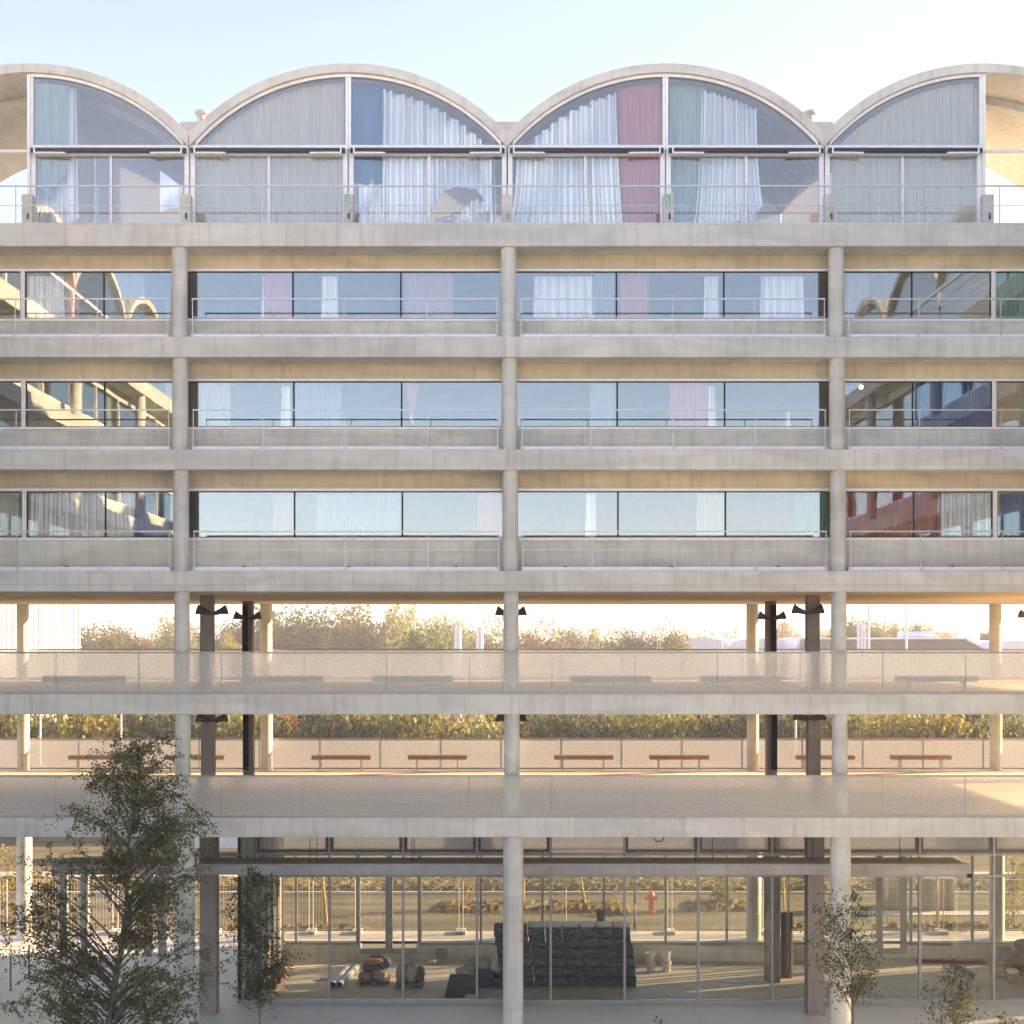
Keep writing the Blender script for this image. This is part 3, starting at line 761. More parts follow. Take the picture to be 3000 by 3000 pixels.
V = [
    ("pale teal sheer curtain beside the left loggia under the leftmost vault", "cloth_teal", 94, 200, va(85), [(94, 545), (140, 575), (170, 535), (200, 500)], 13, .035, 0, 0),
    ("narrow white satin strip hanging full height under the leftmost vault", "cloth_white", 196, 228, va(85), [(196, 660), (228, 640)], 11, .06, 10, .03),
    ("white draped cloth in the lower door under the leftmost vault", "cloth_white", 112, 208, 500, [(112, 655), (208, 650)], 14, .07, 12, .05),
    ("white scrap standing in for a reflection by the door jamb under the leftmost vault", "cloth_white", 470, 532, lambda p: 500 + (p - 470) * .75, [(470, 622), (532, 600)], 40, .02, 0, .02),  # a reflected white shape, drawn as hanging cloth
    ("full width cream sheer curtain under the second vault from the left", "cloth_cream", 572, 1008, va(1019), 655, 14, .03, 0, 0),
    ("flat blue cloth panel right of the post under the second vault", "cloth_blue", 1030, 1120, va(1019), [(1030, 530), (1075, 550), (1088, 515), (1100, 540), (1120, 545)], 30, .02, 0, 0),
    ("crumpled white satin curtain under the right half of the second vault", "cloth_white", 1118, 1450, va(1019, 34), [(1118, 655), (1250, 652), (1268, 612), (1290, 566), (1330, 548), (1380, 550), (1412, 574), (1434, 655)], 26, .09, 8, .06),
    ("white torn cloth hanging in the lower left door of the second vault", "cloth_white", 1046, 1128, 540, [(1046, 655), (1128, 655)], 26, .07, 6, .05),
    ("white gathered cloth heaped on the floor behind the second vault door", "cloth_white", 1272, 1440, lambda p: 640 - 55 * math.exp(-((p - 1400) / 60) ** 2), [(1272, 656), (1440, 656)], 24, .08, 0, .05),
    ("billowing white satin curtain under the left half of the third vault", "cloth_white", 1512, 1808, va(1951, 34), [(1512, 655), (1808, 655)], 27, .09, 40, .07),
    ("pink pleated curtain left of the post under the third vault", "cloth_pink", 1810, 1942, va(1951, 26), 655, 9, .03, 0, 0),
    ("teal pleated curtain right of the post under the third vault", "cloth_teal", 1962, 2060, va(1951, 26), [(1962, 655), (2060, 640)], 12, .035, 0, 0),
    ("white satin curtain flaring to the floor under the third vault", "cloth_white", 2058, 2216, va(1951, 36), [(2058, 655), (2130, 652), (2190, 648), (2216, 600)], 15, .08, 40, .05),
    ("full width cream sheer curtain under the rightmost vault", "cloth_cream", 2436, 2848, va(2882), 655, 13, .03, 0, 0),
    ("thin white satin strip beside the right loggia under the rightmost vault", "cloth_white", 2850, 2868, va(2882, 26), 655, 9, .04, 0, 0),
]
for k, (lb, mt, x0, x1, tp, bt, fo, am, fl, sw) in enumerate(V):
    curtain(lb, mt, x0, x1, tp, bt, CYV + .11 * (k % 3), fo, am, k, fl, sw)
CURT = [
    [("white", "cloth_white", 85, 190), ("pink", "cloth_pink", 190, 232), ("pale blue sheer", "cloth_paleblue", 310, 425), ("narrow white", "cloth_white", 765, 774),  # pink strip at far left: reflected wing arches, drawn as a curtain
     ("pink", "cloth_pink", 773, 855), ("short white", "cloth_white", 945, 988), ("rose sheer", "cloth_rose", 1185, 1328), ("bright white", "cloth_white", 1565, 1740),
     ("pale teal sheer", "cloth_paleblue", 1742, 1805), ("pink sheer", "cloth_pink", 1815, 1902), ("slim white", "cloth_white", 2065, 2105), ("wide white", "cloth_white", 2228, 2352),
     ("rose sheer", "cloth_rose", 2480, 2545), ("green", "cloth_green", 2922, 3010)],
    [("yellow sheer", "cloth_yellow", 420, 503), ("olive", "cloth_olive", 556, 581), ("cream sheer", "cloth_cream", 582, 676), ("white", "cloth_white", 824, 850),
     ("pale blue sheer", "cloth_paleblue", 864, 1002), ("tapering pink", "cloth_pink", 1188, 1224), ("pale white sheer", "cloth_paleblue", 1730, 1805), ("red pink", "cloth_pink", 1962, 2070),
     ("white", "cloth_white", 2071, 2097), ("short white", "cloth_white", 2303, 2316), ("deep blue", "cloth_navy", 2682, 2900), ("yellow", "cloth_yellow", 2978, 3040)],
    [("cream pleated", "cloth_cream", -30, 55), ("silver cream pleated", "cloth_white", 90, 392), ("dark blue", "cloth_navy", 394, 505), ("pale rose", "cloth_rose", 802, 862), ("wide pale teal sheer", "cloth_paleblue", 926, 1172),
     ("pale pink", "cloth_pink", 1398, 1462), ("slim white", "cloth_white", 1718, 1745), ("cream", "cloth_cream", 2042, 2122), ("green", "cloth_green", 2325, 2422), ("dark red", "cloth_red", 2478, 2750),
     ("silver white pleated", "cloth_white", 2752, 2900), ("navy blue", "cloth_navy", 2925, 3030)],
]
RN = ["upper", "middle", "lower"]
for ri, row in enumerate(CURT):
    t, b_, y0, y1, y2, y3 = ROWS[ri]
    sh = 0.0
    for k, (cn, mt, x0, x1) in enumerate(row):
        tp = y1 + (4 if mt not in ("cloth_white",) else 14); bt = y2 + 3
        if ri == 2: tp = y1 + 6
        if "short" in cn and ri == 1: tp = y1 + 90
        if "tapering" in cn:
            bt = [(1188, y1 + 20), (1203, y1 + 95), (1212, y1 + 130), (1224, y1 + 15)]
        fo = 13 if "white" in cn or "silver" in cn else 8
        am = .055 if mt == "cloth_white" else .03
        curtain(f"{cn} curtain, {ORD[k]} in the {RN[ri]} row of strip windows", mt, x0, x1, tp, bt, WY + .17 + .03 * (k % 2), fo, am, k + 20 * ri, (6 if mt == "cloth_white" else 0), .01)
# white knot of the twisted pink curtain
v0 = W(1206, 1225, 1.3)
tag(MB().prism([(W(1203, 1208, 1.3).x, W(1203, 1208, 1.3).z), (W(1209, 1210, 1.3).x, W(1209, 1210, 1.3).z), (W(1212, 1246, 1.3).x, W(1212, 1246, 1.3).z), (W(1201, 1228, 1.3).x, W(1201, 1228, 1.3).z)], 1.28, 1.31).build("cloth_scrap", "cloth_white", None, 0, 0, loc=v0),
    "small white cloth scrap below the tapering pink curtain", "cloth")
# a lit bulb in the middle row on the right
bl = W(2523, 1134, 2.2)
m, nt, out = new_mat("bulb_glow"); em = nd(nt, "ShaderNodeEmission", i_Strength=2.2); em.inputs[0].default_value = (1, .72, .4, 1); nt.links.new(em.outputs[0], out.inputs[0])
bo = tag(MB().blob((bl.x, bl.y, bl.z), (.055, .055, .055), 1, 14, 10, 0).build("light_bulb", "bulb_glow", None, loc=bl), "lit bare bulb hanging in the middle window row right of the right column", "lamp")
MB().tube([(bl.x, bl.y, bl.z + .05), (bl.x, bl.y, Z["b2_bot"])], .008, 6).build("cord", "dark_metal", bo)

# ------------------------------------------------------------------ exit signs on the terrace
for px, lb in ((1012, "green and white exit sign at the post of the second vault"), (1957, "green and white exit sign at the post of the third vault")):
    y = .33; c = W(px, 586, y)
    r_ = thing("exit_sign", c, lb, "sign", "exit signs on the terrace")
    MB().box(c.x - .065, c.x + .065, y - .012, y + .012, c.z - .16, c.z + .16).build("sign_plate", "white_paint", r_)
    g = MB().box(c.x - .055, c.x + .055, y - .016, y - .0125, c.z + .01, c.z + .15).box(c.x - .055, c.x + .055, y - .016, y - .0125, c.z - .15, c.z - .01).build("sign_field", "exit_green", r_)
    f = MB()
    f.box(c.x - .008, c.x + .012, y - .02, y - .0165, c.z + .115, c.z + .135)                                   # running figure
    f.prism([(c.x - .02, c.z + .11), (c.x + .012, c.z + .108), (c.x + .004, c.z + .07), (c.x - .018, c.z + .072)], y - .02, y - .0165)
    f.prism([(c.x - .004, c.z + .07), (c.x + .01, c.z + .07), (c.x + .03, c.z + .03), (c.x + .018, c.z + .028)], y - .02, y - .0165)
    f.prism([(c.x - .018, c.z + .07), (c.x - .006, c.z + .07), (c.x - .03, c.z + .03), (c.x - .042, c.z + .036)], y - .02, y - .0165)
    f.prism([(c.x - .01, c.z - .03), (c.x + .01, c.z - .03), (c.x + .01, c.z - .09), (c.x - .01, c.z - .09)], y - .02, y - .0165)     # arrow down
    f.prism([(c.x - .035, c.z - .085), (c.x + .035, c.z - .085), (c.x, c.z - .135)], y - .02, y - .0165)
    f.build("pictogram", "white_paint", r_)

# ------------------------------------------------------------------ benches on the parking decks
def bench(px0, px1, ptop, Y, zfloor, label, group):
    x0, x1 = wx(px0, Y), wx(px1, Y); zt = wz(ptop, Y)
    r_ = thing("wooden_bench", ((x0 + x1) / 2, Y + .2, zfloor), label, "bench", group)
    s = MB()
    for k in range(3): s.box(x0, x1, Y + k * .125, Y + k * .125 + .118, zt - .145, zt)
    s.build("seat", "wood_bench" if Y > 5 else "bench_sky_tint", r_, .006)
    L = x1 - x0
    for u in (.15, .84):
        x = x0 + L * u
        MB().box(x - .02, x + .02, Y + .03, Y + .07, zfloor, zt - .146).box(x - .02, x + .02, Y + .30, Y + .34, zfloor, zt - .146).box(x - .019, x + .019, Y + .071, Y + .299, zt - .19, zt - .147).build("leg", "galvanised", r_)
FB = [(127, 362), (708, 944), (1091, 1326), (1671, 1906), (2054, 2288), (2629, 2864)]
for k, (a, b_) in enumerate(FB):
    bench(a, b_, 1981, .55, Z["b5_top"], f"bench blurred behind the upper deck's glass parapet, {ORD[k]}", "benches on the upper parking deck")
    bench(a + 1, b_ + 1, 2337, .55, Z["b6_top"], f"bench behind the lower deck's front parapet, {ORD[k]}", "front benches on the lower parking deck")
for k, (a, b_) in enumerate([(199, 371), (482, 655), (912, 1085), (1195, 1368), (1624, 1797), (1905, 2078), (2335, 2506), (2615, 2789)]):
    bench(a, b_, 2214, 12.75, Z["b6_top"], f"brown bench along the far parapet of the lower deck, {ORD[k]}", "far benches on the lower parking deck")

# ------------------------------------------------------------------ twin spotlights clamped to the inner columns
def twin(px0, px1, pyc, Y, label, tilt=18, h=1.0):
    c = W((px0 + px1) / 2, pyc, Y)
    r_ = thing("twin_spotlight", c, label, "spotlight", "twin spotlights on the deck columns")
    k = (D + Y) / (D * PPM)
    half = (px1 - px0) / 2 * k
    MB().tube([(c.x - half + .32, Y, c.z + .0), (c.x + half - .32, Y, c.z + .0)], .022, 8).build("bracket", "dark_metal", r_)
    for s in (-1, 1):
        a = math.radians(tilt); ux, uz = s * math.cos(a), math.sin(a)
        x0 = c.x + s * (half - .36); z0 = c.z
        pts = [(x0 + ux * q, Y, z0 + uz * q) for q in (0, .10, .14, .22, .37)]
        MB().tube(pts, [.06, .075, .08, .095, .15], 14).build("lamp_head", "lamp_brown", r_)
TW = [(577, 665, 1797, 3.0, "twin spotlight on the left square column of the upper deck"), (687, 765, 1812, 9.2, "twin spotlight on the left cable tray column of the upper deck"),
      (1453, 1541, 1800, 3.0, "twin spotlight behind the middle round column of the upper deck"), (2222, 2300, 1812, 9.2, "twin spotlight on the right cable tray column of the upper deck"),
      (2323, 2411, 1795, 3.0, "twin spotlight on the right square column of the upper deck"), (2987, 3065, 1808, 9.2, "twin spotlight cut off by the right picture edge"),
      (577, 665, 2112, 3.0, "twin spotlight on the left square column of the lower deck"), (1454, 1541, 2110, 3.0, "twin spotlight behind the middle round column of the lower deck"),
      (2328, 2416, 2107, 3.0, "twin spotlight on the right square column of the lower deck")]
for t_ in TW: twin(*t_)

# ------------------------------------------------------------------ things lying in the glazed hall
HZ = HALL_Z
def hY(py): return 11.54 * 3960 / (py - CY) - D
# stacked bundles
cols_ = 8
for j in range(6):
    for i in range(cols_):
        y = 8.55
        zb = HZ + .05 + j * .325; 
        w = .565
        xr = wx(1866, y) - .035 * j - (j > 3) * .03
        cx_ = xr - w * (cols_ - 1 - i) - w / 2
        r = random.Random(j * 20 + i)
        nseg = 8; prof = []
        vs_ = []; fs = []
        n1 = 10
        for a in range(n1 + 1):                          # rounded, sagging roll faces
            x = cx_ - w / 2 + .02 + (w - .04) * a / n1 + r.uniform(-.012, .012)
            for b2 in range(13):
                th = 2 * math.pi * b2 / 12 if b2 < 12 else 0
                hy, hz = .5, .163
                sy = math.copysign(abs(math.cos(th)) ** .45, math.cos(th)) * hy * (1 + r.uniform(-.03, .03)); sz = math.copysign(abs(math.sin(th)) ** .45, math.sin(th)) * hz * (1 + r.uniform(-.05, .05))
                if b2 < 12: vs_.append((x, y + .5 + sy + r.uniform(-.012, .012) - .02 * j * 0, zb + hz + sz))
        for a in range(n1):
            for b2 in range(12):
                c2 = (b2 + 1) % 12
                fs.append((a * 12 + b2, a * 12 + c2, (a + 1) * 12 + c2, (a + 1) * 12 + b2))
        fs.append(tuple(range(11, -1, -1))); fs.append(tuple(n1 * 12 + q for q in range(12)))
        layer = ["bottom", "second lowest", "third lowest", "third highest", "second highest", "top"][j]
        rt = ["leftmost", "second from the left", "third from the left", "fourth from the left", "fourth from the right", "third from the right", "second from the right", "rightmost"][i]
        o = MB().add(vs_, fs).build("fibre_bundle", "fibre_bundle", None, 0, 60, loc=(cx_, y + .5, zb))
        tag(o, f"dark matted bundle in the {layer} layer of the stack, {rt}", "bundle", "dark bundles stacked in the hall")
        if j == 5 and i >= 2:
            MB().box(cx_ - w / 2 + .03, cx_ + w / 2 - .03, y + .06, y + .9, zb + .335, zb + .37).build("wrap", "sack_pale" , o, .01)
pb = MB()
xl = wx(1866, 8.55) - .565 * 8
pal = thing("long_pallet", (xl + 2.2, 9.05, HZ), "low wooden pallet under the stack of dark bundles", "pallet")
MB().box(xl, xl + 4.5, 8.6, 9.55, HZ + .03, HZ + .05).build("deck", "pallet_wood", pal)
for k in range(3): MB().box(xl + .0, xl + 4.5, 8.62 + k * .4, 8.72 + k * .4, HZ, HZ + .03).build("bearer", "pallet_wood", pal)

def pallet(px0, px1, pyb, label):
    y = hY(pyb); x0, x1 = wx(px0, y), wx(px1, y)
    r_ = thing("wooden_pallet", ((x0 + x1) / 2, y + .5, HZ), label, "pallet", "pallets on the hall floor")
    d_ = MB()
    for k in range(6): d_.box(x0, x1, y + k * .17, y + k * .17 + .12, HZ + .115, HZ + .14)
    d_.build("deck", "pallet_wood", r_)
    for u in (0, .5, 1):
        xx = x0 + (x1 - x0 - .1) * u
        MB().box(xx, xx + .1, y, y + .97, HZ, HZ + .114).build("bearer", "pallet_wood", r_)
    return y, x0, x1
SK = 0
def sack(x, y, z, rx, ry_, rz, mat, label):
    global SK; SK += 1
    o = MB().blob((x, y, z + rz), (rx, ry_, rz), SK, 18, 12, .11).build("sack", mat, None, 0, 70, loc=(x, y, z))
    return tag(o, label, "sack", "sacks left in the hall")
y, x0, x1 = pallet(1047, 1140, 2888, "wooden pallet carrying orange and grey sacks")
zt = HZ + .14; cx_ = (x0 + x1) / 2
sack(x0 + .25, y + .35, zt, .24, .3, .13, "sack_grey", "grey sack at the left of the first pallet")
sack(x0 + .7, y + .35, zt, .28, .3, .16, "sack_grey", "broad grey sack at the front of the first pallet")
sack(x0 + .4, y + .5, zt + .26, .3, .3, .1, "sack_red", "rusty red sack in the pile on the first pallet")
sack(x0 + .5, y + .6, zt + .44, .34, .28, .1, "sack_orange", "orange sack on top of the first pallet pile")
sack(x0 + .85, y + .7, zt + .30, .2, .28, .16, "sack_blue", "blue sack at the right of the first pallet")
sack(x0 + .62, y + .85, zt + .56, .3, .2, .07, "sack_dark", "flat dark sack crowning the first pallet")
y, x0, x1 = pallet(1157, 1238, 2898, "wooden pallet carrying pale upright sacks")
sack(x0 + .2, y + .4, zt, .19, .3, .28, "sack_grey", "upright grey sack at the left of the second pallet")
sack(x0 + .52, y + .4, zt, .22, .3, .30, "sack_cream", "upright cream sack in the middle of the second pallet")
sack(x0 + .8, y + .45, zt, .15, .3, .24, "sack_red", "small red sack at the right of the second pallet")
sack(x0 + .4, y + .5, zt + .56, .17, .2, .14, "sack_cream", "cream sack standing on top of the second pallet")
for k, (px, off) in enumerate(((970, 0), (990, .0))):
    a = Vector((wx(974 + 20 * k, hY(2896)), hY(2896), HZ + .115)); b_ = Vector((wx(1022 + 24 * k, hY(2842)), hY(2842), HZ + .115))
    o = MB().tube([a, b_], .11, 20).build("plastic_pipe", "pipe_green", None, loc=a)
    tag(o, ("left" if k == 0 else "right") + " one of two pale green pipes lying on the hall floor", "pipe", "pale green pipes")
    MB().tube([a + (a - b_).normalized() * .004, a + (a - b_).normalized() * .002], .095, 20).build("pipe_mouth", "dark_metal", o)
def bucket(px, pyb, hpx, wpx, mat, label, zoff=0.0, parent=None):
    y = hY(pyb); x = wx(px, y); k = (D + y) / (D * PPM); r_ = wpx * k / 2; h = hpx * k; z = HZ + zoff
    o = MB().lathe(x, y, [(r_ * .82, z), (r_ * .97, z + h * .84), (r_ * 1.08, z + h * .84), (r_ * 1.08, z + h * .9), (r_ * .98, z + h * .9), (r_, z + h), (r_ * .9, z + h), (r_ * .8, z + h * .3)], 24).build("bucket", mat, None, 0, 40, loc=(x, y, z))
    return tag(o, label, "bucket", "buckets in the hall")
kb = (D + hY(2846)) / 3960
bucket(1906, 2846, 29, 27, "bucket_white", "lower white bucket of the left pair"); bucket(1906, 2846, 26, 29, "bucket_white", "upper white bucket of the left pair", 29 * kb + .003)
bucket(1953, 2846, 31, 28, "bucket_white", "lower white bucket of the right pair"); bucket(1951, 2846, 28, 28, "bucket_white", "upper white bucket of the right pair", 31 * kb + .003)
bucket(1343, 2872, 34, 19, "bucket_teal", "pale teal bucket beside the heap of grey sacks")
# heap left of the middle column
yb_ = hY(2890)
for k, (px, dy, z, rx, ry_, rz, mt, lb) in enumerate([
    (1368, 0, 0, .28, .3, .33, "sack_cream", "tall beige sack beside the teal bucket"), (1420, .1, 0, .42, .4, .26, "sack_dark", "dark plastic sack in the heap left of the middle column"),
    (1465, 0, 0, .4, .4, .20, "sack_dark", "low dark sack touching the middle column"), (1415, .5, .45, .26, .25, .20, "sack_cream", "beige sack on top of the dark heap"),
    (1458, .4, .38, .26, .3, .18, "bucket_white", "white sack on the heap beside the middle column"), (1468, .6, .7, .2, .2, .15, "bucket_white", "white crumpled sack at the peak of the heap"),
    (1395, .9, .0, .4, .3, .36, "sack_grey", "grey sack at the back of the heap")]):
    sack(wx(px, yb_ + dy), yb_ + dy, HZ + z, rx, ry_, rz, mt, lb)
yy = hY(2922)
tb = MB().add([(wx(1302, yy), yy, HZ), (wx(1400, yy), yy, HZ), (wx(1398, yy + .9), yy + .9, HZ), (wx(1310, yy + .9), yy + .9, HZ), (wx(1308, yy), yy + .03, HZ + .3), (wx(1396, yy), yy + .03, HZ + .3), (wx(1392, yy + .8), yy + .8, HZ + .55), (wx(1318, yy + .8), yy + .8, HZ + .58)],
              [(0, 3, 2, 1), (4, 5, 6, 7), (0, 1, 5, 4), (1, 2, 6, 5), (2, 3, 7, 6), (3, 0, 4, 7)]).build("tarpaulin", "sack_dark", None, .04, 40, loc=(wx(1350, yy), yy, HZ))
tag(tb, "black tarpaulin folded over a low block near the glass", "tarpaulin")
y = hY(2921); sack(wx(1380, y), y - .25, HZ, .2, .22, .07, "bucket_white", "small flat white sack before the black tarpaulin")
# tall forms
y = hY(2862); x = wx(2305, y)
tag(MB().lathe(x, y, [(.2, HZ), (.2, HZ + 2.16), (.18, HZ + 2.16), (.18, HZ + 1.9)], 32).build("form_tube", "tube_brown", None, loc=(x, y, HZ)), "tall dark cardboard tube standing beside the hall column", "tube")
x = wx(1759, 11.2); tag(MB().cyl(x, 11.2, HZ, wz(2665, 11.2), .125, 24).build("form_tube", "tube_grey", None, loc=(x, 11.2, HZ)), "grey green tube standing behind the stack of dark bundles", "tube")
x = wx(1732, 11.0); tag(MB().cyl(x, 11.0, HZ, wz(2700, 11), .075, 20).build("form_tube", "tube_grey", None, loc=(x, 11.0, HZ)), "shorter thin tube left of the grey green tube", "tube")
a = Vector((wx(2794, hY(2832)), hY(2832), HZ + .08)); b_ = Vector((wx(2852, hY(2864)), hY(2864), HZ + .08))
o = tag(MB().tube([a, b_], .075, 16).build("cardboard_tube", "tube_brown", None, loc=a), "brown cardboard tube lying on the hall floor at right", "tube")
MB().tube([b_ + (b_ - a).normalized() * .002, b_ + (b_ - a).normalized() * .004], .07, 16).build("tube_mouth", "black_rubber", o)
y = 12.0; tag(MB().box(wx(2688, y), wx(2890, y), y, y + .16, HZ, HZ + .12).build("timber_beam", "crate_red", None, .01, loc=(wx(2790, y), y, HZ)), "long dark red timber lying along the low wall", "timber")
tag(MB().tube([W(2096, 2877, hY(2877)), W(2150, 2881, hY(2881)), W(2180, 2880, hY(2880)), W(2232, 2875, hY(2875))], .012, 6).build("loose_cable", "dark_metal", None), "thin dark cable lying on the pale hall floor", "cable")
y = hY(2866)
for k, (px, dy, z, rx, ry_, rz, mt, lb) in enumerate([
    (2925, .2, 0, .26, .3, .3, "sack_cream", "yellowish sack at the left of the rubbish heap by the right edge"), (2945, .4, .5, .25, .25, .24, "sack_blue", "blue striped sack on the right rubbish heap"),
    (2920, .6, .55, .22, .2, .2, "sack_cream", "cream sack high on the right rubbish heap"), (2950, .0, .18, .2, .2, .18, "sack_orange", "orange sack at the front of the right rubbish heap"),
    (3000, .5, .8, .3, .3, .2, "sack_dark", "dark sack on top of the red crate")]):
    sack(wx(px, y + dy), y + dy, HZ + z, rx, ry_, rz, mt, lb)
x = wx(2992, y); r_ = thing("red_crate", (x, y + .4, HZ), "dark red plastic crate in the rubbish heap at the right edge", "crate")
MB().box(x - .32, x + .4, y + .25, y + .75, HZ, HZ + .8).build("crate_body", "crate_red", r_, .02)
for k in range(3): MB().box(x - .33, x + .41, y + .235, y + .765, HZ + .12 + k * .26, HZ + .2 + k * .26).build("crate_rib", "crate_red", r_, .01)
yq = hY(2878); x = wx(2966, yq); k_ = MB().lathe(x, yq, [(.15, HZ), (.19, HZ + .26), (.2, HZ + .26), (.2, HZ + .29), (.13, HZ + .29)], 20).build("bucket", "sack_orange", None, loc=(x, yq, HZ)); tag(k_, "ochre bucket with a white lid in the right rubbish heap", "bucket", "buckets in the hall")
MB().blob((x, yq, HZ + .38), (.19, .19, .09), 4, 14, 8, .06).build("lid", "bucket_white", k_)
# bricks behind the small birch and a flat pale board
for k in range(3):
    c = W(795 + k * 13, 2900 - k * 17, hY(2900 - k * 17)); c.z = HZ
    tag(MB().box(c.x - .16, c.x + .16, c.y, c.y + .35, HZ, HZ + .22).box(c.x - .1, c.x + .12, c.y + .03, c.y + .3, HZ + .222, HZ + .3 + .04 * k).build("brick_pack", "sack_red" if k < 2 else "sack_orange", None, .02, loc=c), f"{['nearest','middle','farthest'][k]} of three red brick packs behind the small birch", "bricks", "red brick packs in the hall")
c = W(946, 2874, hY(2874)); tag(MB().box(c.x - .25, c.x + .15, c.y, c.y + .3, HZ, HZ + .03).blob((c.x, c.y + .15, HZ + .06), (.12, .1, .04), 3).build("pale_board", "bucket_white", None, loc=c), "small pale board lying left of the green pipes", "board")
c = W(1268, 2814, 11.9); tag(MB().blob((c.x, 11.9, HZ + .09), (.17, .14, .09), 9).build("sack", "bucket_white", None, loc=(c.x, 11.9, HZ)), "small white sack by the low wall right of the double door", "sack", "sacks left in the hall")
# red scribble sprayed on the low wall
c = W(1293, 2795, 12.29); gr = MB()
r = random.Random(3)
for k in range(7):
    z = c.z + .18 - k * .06; pts = [(c.x - .2 + .4 * q / 8 + r.uniform(-.01, .01), 12.296, z + .02 * math.sin(q * 2 + k)) for q in range(9)]
    gr.tube(pts, .012, 5)
gr.build("graffiti", "sack_red", B)
o = MB(); pts = [W(1930 + 15 * math.cos(t), 2452 + 14 * math.sin(t), 2.6) for t in [2 * math.pi * q / 24 for q in range(25)]]
tag(o.tube(pts, .018, 8).build("cable_coil", "dark_metal", None, loc=pts[0]), "small ring of cable hanging under the lower deck", "cable")

# ------------------------------------------------------------------ ground, road, beds
def sheet(name, mat, xs, ys, z, hole=None, sub=1):
    vs_ = [(x, y, z) for y in ys for x in xs]; nx = len(xs); fs = []
    for j in range(len(ys) - 1):
        for i in range(nx - 1):
            mx_, my_ = (xs[i] + xs[i + 1]) / 2, (ys[j] + ys[j + 1]) / 2
            if hole and hole[0] < mx_ < hole[1] and hole[2] < my_ < hole[3]: continue
            fs.append((j * nx + i, j * nx + i + 1, (j + 1) * nx + i + 1, (j + 1) * nx + i))
    return struct(MB().add(vs_, fs).build(name, mat, None, 0, 0))
HOLE = (HALL_L, XE, HY, 12.72)
sheet("ground", "meadow", [-1550, -60, HALL_L, XE, 60, 1550], [-1550, -40, HY, 12.72, 60, 1550], -0.10, HOLE)
sheet("courtyard_paving", "courtyard", [-30, HALL_L, XE, 30], [-50, HY, 12.72, 13.0], 0.0, HOLE)
sheet("bounce_plaza", "pavement", [-160, 160], [-190, -50.01], -0.02)  # unseen pale ground, added to bounce sun onto the facade
sheet("back_pavement", "pavement", [-90, 90], [13.0, 14.25], 0.0)
sheet("road", "road", [-140, 140], [14.25, 22.2], -0.09)
sheet("far_pavement", "pavement", [-140, 140], [25.6, 27.4], -0.03)
sheet("far_road", "road", [-140, 140], [29.5, 37.5], -0.09)
for nm, y in (("kerb", 14.25), ("kerb", 22.2), ("kerb", 25.6)):
    struct(MB().box(-140, 140, y - .07, y + .07, -.12, .012).build(nm, "kerb_stone", None, .01))
def bed(xa, xb, y0, y1, h, seed, label):
    r = random.Random(seed); nx, ny = max(6, int((xb - xa) / .16)), max(4, int((y1 - y0) / .16)); vs_ = []; fs = []
    for j in range(ny + 1):
        for i in range(nx + 1):
            e = min(i, nx - i, 4) / 4 * min(j, ny - j, 3) / 3
            vs_.append((xa + (xb - xa) * i / nx + r.uniform(-.04, .04), y0 + (y1 - y0) * j / ny + r.uniform(-.04, .04), -.095 + e * h + r.uniform(0, .13) * (e > 0)))
    for j in range(ny):
        for i in range(nx): k = j * (nx + 1) + i; fs.append((k, k + 1, k + nx + 2, k + nx + 1))
    o = MB().add(vs_, fs).build("mulch_bed", "mulch", None, 0, 0); o["kind"] = "stuff"; o["label"] = label
bed(wx(640, 15), wx(1085, 15), 14.5, 15.6, .12, 1, "near mulch strip behind the double door")
bed(wx(-200, 15), wx(56, 15), 14.5, 15.8, .12, 2, "near mulch strip at the left")
bed(wx(2322, 15), wx(2380, 15), 14.5, 16, .12, 3, "near mulch patch behind the tall tube")
bed(wx(2575, 15), wx(3100, 15), 14.5, 16, .12, 4, "near mulch strip at the right")
bed(wx(1275, 19), wx(1846, 19), 18.1, 20.1, .16, 5, "planting strip along the road")
bed(wx(2010, 19), wx(2230, 19), 18.4, 20.6, .16, 6, "planting mound round the shrubby sapling")
bed(-40, 45, 22.4, 25.4, .2, 7, "long planting strip beyond the road")

# ------------------------------------------------------------------ site fence panels behind the hall
FY = 14.0
def fence(px0, px1, label):
    x0, x1 = wx(px0, FY), wx(px1, FY); zt = wz(2577, FY); zb = .14
    r_ = thing("fence_panel", ((x0 + x1) / 2, FY, 0), label, "fence", "wire fence panels along the street")
    MB().tube([(x0, FY, 0.02), (x0, FY, zt)], .021, 8).tube([(x1, FY, 0.02), (x1, FY, zt)], .021, 8).tube([(x0, FY, zt), (x1, FY, zt)], .018, 8).tube([(x0, FY, zb), (x1, FY, zb)], .016, 8).build("frame", "galvanised", r_)
    w = MB(); n = int((x1 - x0) / .115)
    for k in range(1, n):
        x = x0 + (x1 - x0) * k / n; w.box(x - .0042, x + .0042, FY - .004, FY + .004, zb, zt)
    for k in range(1, 8):
        z = zb + (zt - zb) * k / 8; w.box(x0, x1, FY - .009, FY - .0045, z - .004, z + .004)
    w.build("wire_mesh", "galvanised", r_)
    for x in (x0, x1):
        MB().box(x - .11, x + .11, FY - .3, FY + .3, 0, .13).build("foot_block", "concrete_column", r_, .015)
FP = [(-260, 20), (60, 330), (345, 620), (636, 905), (917, 1040), (1052, 1344), (1356, 1649), (1658, 1954), (1968, 2235), (2250, 2455), (2468, 2750), (2764, 3040)]
for k, (a, b_) in enumerate(FP): fence(a, b_, f"wire mesh site fence panel behind the hall, {ORD[k]}")

